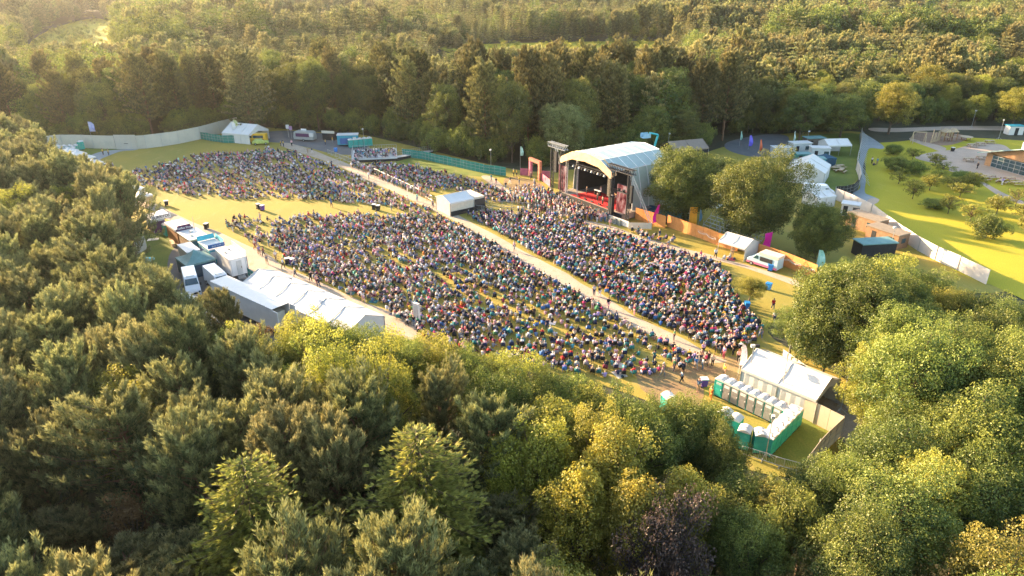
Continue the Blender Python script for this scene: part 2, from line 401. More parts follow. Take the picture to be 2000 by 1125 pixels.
def flat(name, pts, m, z):
    me = bpy.data.meshes.new(name); me.from_pydata([(x, y, z) for x, y in pts], [], [tuple(range(len(pts)))]); me.materials.append(m)
    o = bpy.data.objects.new(name, me); COL.objects.link(o); o['kind'] = 'structure'; return o
flat('ground', [(-3000, -200), (3000, -200), (3000, 4000), (-3000, 4000)], M_FLOOR, -.05)
FIELD_PX = [(40,300),(227,284),(392,262),(470,246),(620,258),(700,262),(800,284),(1000,330),(1100,332),(1300,318),(1420,285),(1520,262),(1682,258),(1690,300),(1676,350),(1648,385),(1730,440),(1850,500),(1960,570),(1700,560),(1560,600),(1500,650),(1620,720),(1700,790),(1660,870),(1560,930),(1420,900),(1340,820),(1200,760),(1000,710),(800,665),(640,660),(500,680),(400,660),(330,640),(250,560),(200,450),(120,340)]
sheet('field_grass', FIELD_PX, M_FIELD, 0)
sheet('lawn', [(1690,286),(1760,276),(1850,268),(2000,275),(2300,300),(2300,640),(1935,556),(1830,508),(1700,424),(1655,392),(1690,340)], M_LAWN, .01)
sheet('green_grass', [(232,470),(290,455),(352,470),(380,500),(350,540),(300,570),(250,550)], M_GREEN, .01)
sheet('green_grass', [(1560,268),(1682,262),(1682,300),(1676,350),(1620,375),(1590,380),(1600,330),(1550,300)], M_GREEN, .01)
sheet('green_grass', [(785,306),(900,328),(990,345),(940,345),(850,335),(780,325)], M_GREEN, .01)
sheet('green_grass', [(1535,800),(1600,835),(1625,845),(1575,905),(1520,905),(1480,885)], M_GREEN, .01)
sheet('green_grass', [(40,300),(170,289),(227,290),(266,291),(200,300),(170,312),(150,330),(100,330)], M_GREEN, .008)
# tracks and paths
sheet('path', ribbon([(268,290.5),(222,293),(195,297),(175,304),(161,310),(150,320)], [(262,293.5),(235,296),(208,306),(197,311),(190,319),(186,330)]), M_TARMAC, .02)
sheet('gravel_track', ribbon([(262,380),(310,401),(339,416),(384,437),(425,452),(480,478),(522,496),(554,520),(600,540),(640,558),(705,588),(770,612),(830,645)],
      [(250,392),(300,412),(345,440),(400,470),(440,492),(480,520),(520,548),(560,568),(640,600),(720,632),(790,665)]), M_TRACK, .02)
sheet('path', ribbon([(560,279),(605,291),(640,305),(687,323),(737,345),(775,363),(812,380),(862,403),(895,420),(930,440),(960,455),(985,469),(1016,487),(1037,498),(1075,518),(1107,534),(1137,555),(1176,575),(1233,614),(1266,630),(1310,650),(1343,666),(1376,686),(1420,705)],
      [(548,284),(590,300),(625,311),(675,331),(725,356),(775,377),(825,402),(850,414),(900,438),(940,462),(975,486),(1000,500),(1021,513),(1053,530),(1096,555),(1128,574),(1171,598),(1211,622),(1252,647),(1291,662),(1332,685),(1372,708)]), M_TRACK, .024)
sheet('path', ribbon([(1050,395),(1100,412),(1147,430),(1200,443),(1250,462),(1300,475),(1350,489),(1382,496),(1421,508),(1460,518),(1510,533),(1565,552)],
      [(1045,402),(1095,420),(1145,438),(1187,451),(1237,470),(1287,487),(1350,501),(1394,508),(1449,522),(1489,535),(1528,549),(1562,561)]), M_TRACK, .028)
sheet('bare_dirt', [(1236,715),(1290,722),(1340,704),(1400,694),(1450,700),(1500,712),(1490,745),(1440,745),(1385,752),(1372,790),(1330,800),(1262,772)], M_DIRT, .015, jit=.3)
sheet('bare_dirt', [(985,350),(1010,346),(1050,356),(1062,366),(1040,375),(1010,372),(985,362)], M_DIRT, .015, jit=.2)
sheet('bare_dirt', [(940,345),(960,345),(985,365),(1000,378),(985,380),(965,365)], M_TRACK, .018)
sheet('tarmac_yard', [(500,262),(560,255),(640,262),(720,275),(700,300),(650,300),(600,288),(555,280),(510,275)], M_DARKTAR, .02)
sheet('tarmac_yard', [(330,500),(380,470),(480,500),(560,560),(720,625),(700,660),(520,680),(400,660),(340,600)], M_DARKTAR, .012)
sheet('path', [(1680,260),(1697,266),(1725,285),(1722,291),(1698,290),(1690,308),(1685,332),(1691,350),(1689,375),(1700,382),(1715,389),(1712,397),(1692,397),(1675,385),(1652,378),(1675,372),(1680,360),(1675,325),(1680,300)], M_TARMAC, .02)
sheet('bare_dirt', [(1692,394),(1700,388),(1714,388),(1717,392),(1706,400),(1694,400)], M_PLAZA, .024)
sheet('track', [(1425,276),(1500,262),(1540,268),(1525,300),(1470,306),(1420,292)], M_DARKTAR, .02)
sheet('plaza', [(1835,295),(1862,292),(1910,280),(1958,283),(1990,300),(2100,330),(2200,390),(2150,378),(2000,354),(1925,345),(1857,335),(1850,325),(1790,310),(1800,302)], M_PLAZA, .02)
sheet('path', [(1915,357),(1925,358),(1962,378),(2010,398),(2008,405),(1985,396),(1950,382)], M_PLAZA, .024)
sheet('bark_chips', [(1785,264),(1800,258),(1870,262),(1888,268),(1880,276),(1850,284),(1810,282),(1778,272)], M_BARK, .024)
sheet('path', [(1778,270),(1800,276),(1830,283),(1848,290),(1838,296),(1815,288),(1780,275)], M_PLAZA, .028)
sheet('road', [(1700,250),(1760,250),(1900,246),(2100,250),(2300,262),(2300,268),(2000,256),(1850,254),(1750,258),(1705,256)], M_PLAZA, .016)
sheet('track', [(1530,800),(1600,760),(1650,790),(1720,820),(1730,860),(1660,870),(1620,840)], M_TRACK, .008)
sheet('meadow', [(1890,160),(1960,150),(2060,165),(2000,205),(1915,200)], M_LAWN, .01)
sheet('meadow', [(60,82),(120,50),(190,36),(250,60),(230,100),(170,112),(90,112)], M_LAWN, .01)
sheet('meadow', [(860,92),(1010,84),(1290,80),(1330,88),(1300,112),(1200,120),(1050,120),(930,112)], M_LAWN, .01)
# ------------------------------------------------------------------ tree kinds
PROT = {}
def kind(key, gens): PROT[key] = gens
PROT['pine'] = [pine(13, 3.1, 14, s, nb=n, open_=.3) for s, n in ((1, 84), (2, 72), (3, 90), (4, 78))]
PROT['broad'] = [broad(13, 3.7, s, nc=46, nl=700, cr=1.05, leaf=.115) for s in (11, 12, 13, 14)]
PROT['bright'] = [broad(12, 3.2, s, 'bright', nc=42, nl=620, cr=.95, leaf=.115) for s in (15, 16)]
PROT['spruce'] = [conifer(16, 4.6, s, 'spruce', levels=36, per=14, k=10, L=.34, wd=.065, power=.55, ragged=.25, dens=1.1) for s in (21, 22)]
PROT['larch'] = [broad(14, 2.0, s, 'larch', nc=60, nl=330, leaf=.13, cr=.75, base=.1) for s in (23, 24, 25)]
PROT['copper'] = [broad(9, 3.6, 31, 'copper', nc=44, nl=230, leaf=.14, cr=.85)]
PROT['brown'] = [broad(12, 1.6, 32, 'brown', nc=30, nl=150, leaf=.14, cr=.6)]
PROT['bigbroad'] = [broad(22, 6.5, s, 'back', nc=80, nl=330, leaf=.24, cr=1.55, base=.12) for s in (41, 42, 43)]
PROT['fieldtree'] = [broad(15, 7.6, s, 'field', nc=120, nl=620, leaf=.18, cr=1.45, base=.0) for s in (44, 45)]
PROT['sunny'] = [broad(22, 6.5, s, 'bright', nc=80, nl=330, leaf=.24, cr=1.55, base=.12) for s in (47, 48)]  # bigbroad form in lighter leaves, its sunlit crown put into the colour
PROT['willow'] = [broad(20, 6.6, 46, 'silver', nc=85, nl=330, leaf=.22, cr=1.4, base=.08)]
PROT['bigpine'] = [pine(23, 5.2, 13, s, nb=100, L=.7, wd=.11, open_=.22, lm='dark') for s in (51, 52, 53)]
PROT['rusty'] = [pine(25, 6.5, 12, 54, nb=110, L=.7, wd=.12, open_=.12, lm='pine')]
PROT['bigspruce'] = [conifer(24, 4.6, s, 'dark', levels=34, per=10, k=3, L=.6, wd=.18, power=.8) for s in (55, 56)]
PROT['orchard'] = [broad(5, 2.3, s, 'bright', nc=c, nl=85, leaf=.17, cr=.5, base=.16) for s, c in ((61, 26), (62, 20), (63, 32), (66, 16))]
PROT['bush'] = [broad(4, 2.8, s, 'broad', nc=34, nl=240, leaf=.15, cr=.75, base=.02) for s in (64, 65)]
PROT['farpine'] = [pine(13, 2.6, 7, s, nb=40, L=.75, wd=.17, lm='far') for s in (71, 72, 73)]
PROT['farbroad'] = [broad(13, 3.8, s, 'broad', nc=28, nl=90, leaf=.34, cr=1.25, base=.12) for s in (74, 75, 76)]
PROT['farspruce'] = [conifer(15, 2.4, s, 'far', levels=13, per=6, k=3, L=.7, wd=.2, dens=.5) for s in (77, 78, 79)]
PROT['sapling'] = [broad(3.5, 1.7, s, 'bright', nc=9, nl=36, leaf=.3, cr=.7, base=.05) for s in (81, 82)]
CAT = dict(sunny='broadleaf tree', pine='pine tree', broad='broadleaf tree', bright='broadleaf tree', spruce='spruce tree', larch='larch tree', copper='purple-leaved tree', brown='tree',
           bigbroad='broadleaf tree', fieldtree='broadleaf tree', willow='tree', bigpine='pine tree', rusty='pine tree', bigspruce='spruce tree', orchard='small tree', bush='bush')
NAME = dict(sunny='broadleaf_tree', pine='pine_tree', broad='broadleaf_tree', bright='broadleaf_tree', spruce='spruce_tree', larch='larch_tree', copper='copper_tree', brown='flowering_tree',
            bigbroad='broadleaf_tree', fieldtree='broadleaf_tree', willow='willow_tree', bigpine='pine_tree', rusty='pine_tree', bigspruce='spruce_tree', orchard='orchard_tree', bush='bush')
H0 = dict(sunny=22, pine=13, broad=13, bright=12, spruce=16, larch=14, copper=9, brown=12, bigbroad=22, fieldtree=15, willow=20, bigpine=23, rusty=25, bigspruce=24, orchard=5, bush=4)
R0 = dict(sunny=7, pine=3.1, broad=3.9, bright=3.4, spruce=4.6, larch=2.2, copper=3.6, brown=1.7, bigbroad=7, fieldtree=8, willow=7, bigpine=5, rusty=6, bigspruce=4.5, orchard=2.4, bush=3)
TREES = []
def tree(kd, x, y, h, rad=None, label=None, group=None, var=None):
    ms = PROT[kd][var if var is not None else random.randrange(len(PROT[kd]))]
    s = h/H0[kd]; sr = (rad/R0[kd]) if rad else s*random.uniform(.9, 1.1)
    e = thing(NAME[kd], label, CAT[kd], (x, y, 0), random.uniform(0, 6.28), group); e.scale = (sr, sr, s)
    for nm, me in (('crown', ms[0]), ('trunk', ms[1])):
        o = bpy.data.objects.new(nm, me); COL.objects.link(o); o.parent = e
    TREES.append(e); return e
def tree_px(kd, bx, by, ty, rad, label, group=None, var=None):
    """tree standing at ground pixel (bx,by) whose top shows at row ty"""
    p = G(bx, by); lo, hi = 1., 35.
    for _ in range(30):
        m_ = (lo+hi)/2
        if proj(p.x, p.y, m_)[1] > ty: lo = m_
        else: hi = m_
    return tree(kd, p.x, p.y, lo, rad, label, group, var)
# single trees one can point to
tree_px('fieldtree', 1338, 430, 280, 8.8, 'big round green tree beside the stage, left of the pair behind the orange fence', var=0)
tree_px('fieldtree', 1462, 474, 296, 7.9, 'big dark green tree behind the orange fence, right of the pair beside the stage', var=1)
tree_px('fieldtree', 1592, 506, 390, 5.2, 'round olive green tree between the magenta flag and the brown huts', var=0)
tree_px('bright', 1462, 598, 538, 2.3, 'small yellow-green tree standing alone in the crowd near the blue bins')
tree_px('willow', 1100, 322, 188, 7.0, 'pale green feathery tree behind the left end of the stage')
tree_px('rusty', 492, 262, 108, 6.6, 'tall brownish round-topped pine behind the white first aid tent')
tree_px('fieldtree', 1606, 735, 500, 6.2, 'tall pale green ash tree behind the white entrance marquee', var=1)
tree_px('fieldtree', 1745, 800, 575, 4.6, 'pale green tree just right of the one behind the entrance marquee', var=0)
tree_px('fieldtree', 1875, 800, 595, 5.0, 'round bright green tree in the wood at the right edge', var=1)
tree_px('sunny', 1735, 262, 152, 7.0, 'round lime-topped tree beside the head of the grey path')
tree_px('sunny', 1800, 225, 118, 8.0, 'large spreading sunlit tree behind the playground')
tree_px('sunny', 1893, 200, 112, 6.0, 'sunlit domed tree left of the small bright meadow')
tree_px('sunny', 1963, 205, 102, 6.0, 'sunlit tree right of the small bright meadow')
tree_px('sunny', 1902, 245, 180, 4.6, 'smaller green tree behind the playground, below the bright meadow')
tree_px('sunny', 1975, 250, 165, 7.0, 'yellow-green tree at the right edge above the timber building')
tree_px('bigbroad', 1560, 275, 165, 6.2, 'dark tree with a yellow-lit top behind the backstage cabins', var=1)
tree_px('bigbroad', 1640, 268, 175, 6.6, 'broad dark green tree behind the small white tent', var=2)
tree_px('bigbroad', 1265, 300, 198, 5.4, 'dark rounded tree right behind the stage roof', var=0)
tree_px('bigbroad', 1330, 295, 205, 5.6, 'dark leafy tree behind the stage, right of the lift basket', var=2)
tree_px('spruce', 545, 1260, 895, 5.8, 'large golden green spruce with feathery tips at bottom centre left', var=0)
tree_px('spruce', 838, 1210, 838, 6.4, 'large feathery green spruce left of the golden larches', var=1)
for bx, by, ty, rr, lb in ((1060, 1120, 790, 2.5, 'golden larch, leftmost of the yellow larches'), (1180, 1140, 795, 2.7, 'tall golden larch in the middle of the yellow larches'),
        (1120, 1200, 865, 2.3, 'golden larch nearest below the middle of the yellow group'), (1220, 1230, 885, 2.2, 'narrow golden larch at the right of the yellow group'),
        (1310, 1190, 880, 2.1, 'small golden larch right of the yellow group above the purple tree'), (990, 1110, 815, 2.0, 'yellow-brown larch at the left fringe of the yellow group')):
    tree_px('larch', bx, by, ty, rr, lb)
tree_px('copper', 1275, 1290, 985, 3.0, 'purple-leaved tree low in the wood at bottom centre right')
tree_px('brown', 300, 1180, 945, 1.5, 'thin cream-flowered tree among the dark pines at lower left')
def tree_top(kd, tx, ty, h, rad, label, var=None):
    q = G(tx, ty, h*.97); return tree(kd, q.x, q.y, h, rad, label, None, var)
tree_top('broad', 1350, 770, 12.5, 3.0, 'leafy tree hiding the left toilets of the toilet yard')
tree_px('broad', 1540, 700, 598, 2.8, 'low leafy tree at the field side of the tall ash tree')
tree_top('broad', 1392, 785, 12.5, 2.7, 'leafy tree right of the one hiding the left toilets')
tree_top('broad', 1420, 838, 12., 2.2, 'low green tree below the left toilets of the toilet yard')
tree_top('broad', 1296, 772, 12.5, 2.6, 'leafy tree just below the single white toilet roof')
tree_top('pine', 437, 588, 12., 2.3, 'dark pine standing in front of the middle of the lorry trailer')
tree_top('brown', 500, 625, 9., 1.4, 'small rust-tinted tree right of the dark pine by the lorry trailer')
tree_top('bright', 600, 622, 13., 3.2, 'sunlit yellow-green tree at the end of the white marquee')
for tx, ty, kd, hh in ((1452,918,'broad',11),(1500,940,'bright',11),(1555,948,'broad',11.5),(1420,960,'broad',11),(1480,1000,'broad',11.5),(1605,905,'broad',11),(1655,885,'broad',11.5)):
    tree_top(kd, tx, ty, hh, 2.9, 'green tree just below the toilet yard and its corner hoarding')['group'] = 'trees below the toilet yard'
for tx, ty, kd, hh in ((1668,508,'broad',11),(1722,506,'bright',10.5),(1775,512,'broad',11),(1828,532,'broad',10.5),(1880,556,'bright',11),(1930,572,'broad',11),(1985,585,'broad',11.5),(1700,560,'broad',11),(1800,585,'broad',12),(1900,620,'broad',12)):
    tree_top(kd, tx, ty, hh, 3.3, 'leafy tree standing close below the curved pale hoarding at the right')['group'] = 'trees below the curved hoarding'
for k, (tx, ty, kd) in enumerate(((535,650,'broad'),(575,628,'bright'),(640,618,'broad'),(690,622,'broad'),(745,638,'broad'),(800,652,'broad'),(850,660,'bright'),(905,668,'broad'),(960,685,'broad'),(1010,695,'bright'),(1062,712,'broad'),(1115,722,'broad'),(1165,738,'bright'),(1215,755,'broad'),(1260,782,'broad'))):
    tree_top(kd, tx, ty+6, 13.2, 3.1, 'leafy green tree pressing up to the near edge of the crowd' if kd == 'broad' else 'yellow-green tree pressing up to the near edge of the crowd')['group'] = ('leafy' if kd == 'broad' else 'yellow-green')+' trees at the near edge of the crowd'
ORCH = [(1755,359,333,'orchard'),(1782,389,348,'orchard'),(1815,372,338,'orchard'),(1874,385,355,'orchard'),(1897,373,335,'orchard'),(1851,418,378,'orchard'),(1824,407,388,'bush'),(1894,433,395,'orchard'),
        (1983,403,365,'orchard'),(1946,417,380,'orchard'),(1925,465,420,'bush'),(1785,342,312,'bush'),(1826,325,298,'orchard'),(1782,312,288,'orchard'),(1744,303,281,'bush'),(1750,334,306,'bush'),
        (1841,336,318,'orchard'),(1851,362,342,'orchard'),(1864,370,345,'orchard'),(1994,432,395,'orchard'),(1835,352,332,'orchard'),(1878,352,334,'bush'),(2005,460,420,'orchard')]
WHERE = ['beside the grey path bend','standing clear at the left of the orchard','near the left of the orchard centre','in the orchard centre with a pale trunk','at the top right of the orchard by the plaza','with a bright bushy crown low in the orchard',
  'low and greyish at the left of the lower orchard','dark and narrow in the lower orchard','at the right edge beside the small path','with a thin crown at the right of the lower orchard','widest and lowest on the open lawn','brightest yellow-green at the top left of the orchard',
  'dark and round beside the plaza edge','sunlit with spreading twigs by the playground path','dark and shaded beside the playground path','grey-green and shaded at the left of the yellow bush','small beside the plaza gravel','second from the centre of the orchard','in the tight cluster of the orchard centre',
  'at the right edge of the lower lawn','short one behind the orchard centre cluster','low one under the plaza edge','partly outside the right edge']
for (bx, by, ty, kd), wh in zip(ORCH, WHERE):
    rr = {'orchard': 2.3, 'bush': 2.6}[kd]*random.uniform(1.0, 1.4)
    tree_px(kd, bx, by, ty, rr, ('small orchard tree ' if kd == 'orchard' else 'rounded bush ')+wh, 'small trees on the lawn')
# ------------------------------------------------------------------ woods
PROT_PX = [(62,262),(104,262),(120,296),(170,315),(232,345),(266,380),(290,415),(300,450),(250,466),(258,505),(300,540),(345,565),(375,600),(400,640),(480,640),(520,650),(560,625),(700,615),(760,632),(800,645),(900,655),(1000,680),(1060,702),(1170,722),(1240,745),(1270,775),(1300,785),(1345,782),(1395,785),(1412,835),(1440,868),(1480,898),(1555,910),(1590,885),(1625,868),(1700,855),(1725,825),(1690,795),(1640,770),(1600,735),(1580,700),(1530,660),(1490,650),(1482,620),(1510,590),(1570,545),(1600,530),(1640,510),(1700,494),(1790,500),(1850,522),(1900,547),(1940,555),(2000,570),(2200,590),(2200,200),(62,200)]
SPEC = [e.location for e in TREES if e.name.split('.')[0] in ('spruce_tree', 'larch_tree', 'copper_tree', 'flowering_tree') and e.location.y < 60]
placed = [(e.location.x, e.location.y, (.62 if 'larch' in e.name else (1.25 if 'spruce' in e.name else 0))) for e in TREES]
OPEN_W = [tuple(G(*p)[:2]) for p in FIELD_PX]
def near(x, y, d):
    for a, b, c in placed:
        if (a-x)**2+(b-y)**2 < (d*c if c else d)**2: return True
    return False
nfg = 0
cand = []
for i in range(16000):
    cand.append((random.uniform(-120, 120), random.uniform(20, 150)))
for x, y in cand:
    h = random.uniform(11.5, 14.5)
    tx, ty = proj(x, y, h)
    if not (-260 < tx < 2200 and 215 < ty < 1330): continue
    if ty < 300 and tx > 60: continue
    n_ = math.sin(x*.11)+math.sin(y*.13+1)+math.sin((x+y)*.07)
    if tx < 500 and ty < 900 or (ty > 620 and tx < 1000 and ty-620 > (tx-500)*.22+40): kd = 'pine'
    elif tx > 1650 and ty > 720 and n_ > .3: kd = 'pine'
    elif 950 < tx < 1250 and ty > 880: kd = 'pine'
    else: kd = 'broad'
    if kd == 'pine' and random.random() < .07: kd = 'bright'
    if kd == 'broad' and random.random() < .22: kd = 'bright'
    if tx < 60 and ty < 360: h += 1
    rr = R0[kd]*h/H0[kd]*random.uniform(.8, 1.15)
    ok = True
    for dx, f in ((0, 1.), (-rr*.6, .85), (rr*.6, .85), (-rr*.8, .6), (rr*.8, .6), (0, .93)):
        qx, qy = proj(x+dx, y, h*f)
        if inpoly(qx, qy, PROT_PX): ok = False; break
    if not ok: continue
    if inpoly(x, y, OPEN_W) and inpoly(*proj(x, y, 1.), PROT_PX): continue
    if inpoly(*proj(x, y, h+7), PROT_PX):       # edge trees reach for the light
        for _ in range(3 if kd != 'pine' else 1):
            if any(inpoly(*proj(x+dx, y, (h+1.7)*f), PROT_PX) for dx, f in ((0, 1.), (-rr*.6, .85), (rr*.6, .85), (0, .93))): break
            h += .7
    if any((q.x-x)**2+(q.y-y)**2 < 49 and q.y > y-1 for q in SPEC): h = min(h, 8.5)
    if near(x, y, 3.35 if kd == 'pine' else 3.9): continue
    zone = 'at the left edge' if tx < 300 else ('in the right-hand wood' if tx > 1450 else 'in the foreground wood')
    dist = 'near rows' if ty > 850 else ('middle rows' if ty > 650 else 'by the field edge')
    lb = {'pine': 'bushy olive green pine ', 'broad': 'leafy green broadleaf tree ', 'bright': 'yellow-green broadleaf tree '}[kd]+zone+', '+dist
    tree(kd, x, y, h, rr, lb, {'pine': 'pines', 'broad': 'broadleaf trees', 'bright': 'yellow-green trees'}[kd]+' '+zone+' '+dist)
    placed.append((x, y, 0)); nfg += 1
print('foreground trees', nfg)
# rows behind the field
EDGE = [(-500,300),(-200,295),(0,288),(100,284),(227,280),(392,264),(455,244),(500,252),(560,252),(620,256),(700,262),(780,276),(850,300),(950,316),(1030,326),(1090,325),(1160,304),(1230,304),(1320,302),(1395,288),(1432,266),(1500,262),(1545,264),(1600,262),(1690,256),(1705,245),(1800,245),(1900,238),(2000,240),(2500,262)]
def edge_y(px):
    for (a, b), (c, d) in zip(EDGE[:-1], EDGE[1:]):
        if a <= px <= c: return b+(d-b)*(px-a)/(c-a)
    return 280
CLEAR = [[(60,82),(120,50),(190,36),(250,60),(230,100),(170,112),(90,112)], [(860,92),(1010,84),(1290,80),(1330,88),(1300,112),(1200,120),(1050,120),(930,112)]]
MEAD = [(1895,160),(1960,150),(2060,165),(2000,205),(1915,200)]
cand = []
for yy in np.arange(95, 245, 5.2):
    for xx in np.arange(-260, 300, 5.2):
        cand.append((xx+random.uniform(-2.1, 2.1), yy+random.uniform(-2.1, 2.1)))
band = []
for x, y in cand:
    bx, by = proj(x, y, 0)
    if bx < -260 or bx > 2160: continue
    e = edge_y(bx)
    if by > e-3 or inpoly(bx, by, MEAD): continue
    if inpoly(x, y, OPEN_W): continue
    depth = by-e
    if near(x, y, 4.6): continue
    # distance behind the edge in metres along the sight line
    q = G(bx, e); dd = math.hypot(x-q.x, y-q.y)
    band.append((dd, x, y, bx, by))
band.sort()
nb_ = 0
for dd, x, y, bx, by in band:
    if nb_ >= 270 or dd > 34: break
    if near(x, y, 5.6): continue
    r_ = random.random(); n_ = math.sin(x*.06+2)+math.sin(y*.09)
    if bx < 260: kd = 'bigbroad' if r_ < .55 else 'bigpine'; h = random.uniform(16, 20)
    elif bx < 470: kd = 'bigspruce' if r_ < .45 else 'bigpine'; h = random.uniform(17, 22)
    elif bx < 900: kd = 'bigbroad' if r_ < .5 else ('bigpine' if r_ < .8 else 'bigspruce'); h = random.uniform(17, 22)
    elif bx < 1450: kd = 'bigpine' if r_ < .72 else 'bigbroad'; h = random.uniform(20, 24.5)
    else: kd = 'bigbroad' if r_ < .7 else 'sunny'; h = random.uniform(11.5, 15)
    rr = R0[kd]*h/H0[kd]*random.uniform(.8, 1.1)
    zone = 'left of the field' if bx < 400 else ('behind the field' if bx < 1000 else ('behind the stage' if bx < 1500 else 'right of the stage'))
    row = 'in the front row' if dd < 8 else 'in the rows behind the front'
    tree(kd, x, y, h, rr, {'sunny': 'sunlit yellow-green tree ', 'bigbroad': 'tall dark leafy tree ', 'bigpine': 'tall dark pine ', 'bigspruce': 'tall dark spruce '}[kd]+row+' '+zone,
         {'sunny': 'yellow-green trees ', 'bigbroad': 'leafy trees ', 'bigpine': 'pines ', 'bigspruce': 'spruces '}[kd]+row+' '+zone)
    placed.append((x, y, 0)); nb_ += 1
print('back rows', nb_)
for (a, b), (c, d) in zip(EDGE[:-1], EDGE[1:]):
    if a < -200 or c > 2000: continue
    n_ = max(1, int(abs(c-a)/21))
    for i in range(n_):
        t = (i+random.random()*.8)/n_; q = G(a+(c-a)*t, b+(d-b)*t-3)
        if 1690 < a+(c-a)*t < 1800 or near(q.x, q.y, 1.5): continue
        h = random.uniform(4.5, 9)
        tree('bush', q.x, q.y, h, random.uniform(2.6, 4.2), 'dark rounded bush in the shade at the foot of the tall trees', 'bushes at the foot of the wood')
# the far-off wood: one object, trees of many kinds standing on its points
def proto_coll():
    c = bpy.data.collections.new('wood_kinds'); k = 0; idx = {}
    for key in ('farpine', 'farbroad', 'farspruce', 'sapling', 'bigpine'):
        for cr, tr in PROT[key]:
            o = bpy.data.objects.new('k%03d' % k, cr); c.objects.link(o); idx.setdefault(key, []).append(k); k += 1
    return c, idx
pc, IDX = proto_coll()
P = []; I = []; S = []
srnd = random.Random(5); STANDS = []
for _ in range(420):
    q = math.sqrt(srnd.random())*1500; a_ = srnd.uniform(-.9, .9); STANDS.append((q*math.sin(a_), q*math.cos(a_), srnd.choice((9, 11, 13, 15, 18, 20)), srnd.choice(('farpine', 'farpine', 'farspruce', 'farspruce', 'farbroad')), srnd.uniform(.8, 1.3)))
def stand(x, y):
    b_ = None; bd = 1e9; x += 14*math.sin(y*.05)+8*math.sin(x*.09)
    for s_ in STANDS:
        d_ = (s_[0]-x)**2+(s_[1]-y)**2
        if d_ < bd: bd = d_; b_ = s_
    return b_
def addp(x, y, kd, h, hb):
    P.append((x, y, 0)); I.append(random.choice(IDX[kd])); S.append((h/hb*random.uniform(.85, 1.2), h/hb))
y = 120.
while y < 1500:
    st = 4.4 if y < 300 else (5.2 if y < 600 else 7.0); xm = y*.86+60
    x = -xm-70
    while x < xm:
        a = x+random.uniform(-.45, .45)*st; b = y+random.uniform(-.45, .45)*st; x += st
        bx, by = proj(a, b, 0)
        if by > edge_y(bx)-6 or inpoly(a, b, OPEN_W) or inpoly(bx, by, MEAD): continue
        if b < 260 and near(a, b, 4.2): continue
        d = math.hypot(a, b)
        n1 = math.sin(a*.021+1.3)+math.sin(b*.017)+math.sin((a-b)*.011+2); n2 = math.sin(a*.05)*math.sin(b*.043+1)
        if inpoly(bx, by, CLEAR[0]) or inpoly(bx, by, CLEAR[1]):
            if random.random() < .34: addp(a, b, 'sapling', random.uniform(1.8, 4.2), 3.5)
            continue
        if d > 900 and random.random() < .3: continue
        _, _, sh, kd, dn = stand(a, b)
        if random.random() < .18: kd = random.choice(('farpine', 'farbroad', 'farspruce'))
        if d < 235:
            h = random.uniform(11, 15.5)
            kd = 'farpine' if random.random() < .6 else 'farbroad'
        elif d < 420:
            h = 7.5+sh*.28+random.uniform(-2, 2.2)
            if bx < 420: h += 2.5
            if bx > 1300: h += 1.5
            if 180 < bx < 380 and 60 < by < 140: h = random.uniform(17, 22); kd = 'farbroad'
        else:
            h = sh*.9+3+random.uniform(-3, 3.5)
        if random.random() < .05: h *= 1.3
        if 850 < bx < 1340 and b < 400: h = min(h, max(3.5, 42-b*.0985+random.uniform(-1, .5)))
        if 40 < bx < 260 and b < 440: h = min(h, max(3.5, 42-b*.092+random.uniform(-1, .5)))
        if random.random() > dn: continue
        addp(a, b, kd, h, {'farpine': 13, 'farbroad': 13, 'farspruce': 15}[kd])
    y += st
n = len(P); print('far trees', n)
me = bpy.data.meshes.new('distant_wood'); me.vertices.add(n); me.vertices.foreach_set('co', np.array(P, np.float32).ravel())
a = me.attributes.new('k', 'INT', 'POINT'); a.data.foreach_set('value', np.array(I, np.int32))
a = me.attributes.new('sc', 'FLOAT_VECTOR', 'POINT'); sv = np.array([(s, s, t) for s, t in S], np.float32); a.data.foreach_set('vector', sv.ravel())
a = me.attributes.new('rz', 'FLOAT_VECTOR', 'POINT'); rv = np.zeros((n, 3), np.float32); rv[:, 2] = rng.uniform(0, 6.28, n); a.data.foreach_set('vector', rv.ravel())
wood = bpy.data.objects.new('distant_wood', me); COL.objects.link(wood)
tag(wood, 'far-off wood of pines and leafy trees stretching to the top of the view', 'wood', kind='stuff')
g = bpy.data.node_groups.new('plant_wood', 'GeometryNodeTree')
g.interface.new_socket('Geometry', in_out='INPUT', socket_type='NodeSocketGeometry'); g.interface.new_socket('Geometry', in_out='OUTPUT', socket_type='NodeSocketGeometry')
gi = g.nodes.new('NodeGroupInput'); go = g.nodes.new('NodeGroupOutput')
ci = g.nodes.new('GeometryNodeCollectionInfo'); ci.inputs['Collection'].default_value = pc; ci.inputs['Separate Children'].default_value = True; ci.inputs['Reset Children'].default_value = True
ip = g.nodes.new('GeometryNodeInstanceOnPoints'); ip.inputs['Pick Instance'].default_value = True
def nat(nm, ty):
    q = g.nodes.new('GeometryNodeInputNamedAttribute'); q.data_type = ty; q.inputs['Name'].default_value = nm; return q
k_ = nat('k', 'INT'); s_ = nat('sc', 'FLOAT_VECTOR'); r_ = nat('rz', 'FLOAT_VECTOR')
g.links.new(gi.outputs[0], ip.inputs['Points']); g.links.new(ci.outputs[0], ip.inputs['Instance'])
g.links.new(k_.outputs[0], ip.inputs['Instance Index']); g.links.new(s_.outputs[0], ip.inputs['Scale']); g.links.new(r_.outputs[0], ip.inputs['Rotation'])
g.links.new(ip.outputs[0], go.inputs[0])
md = wood.modifiers.new('plant', 'NODES'); md.node_group = g
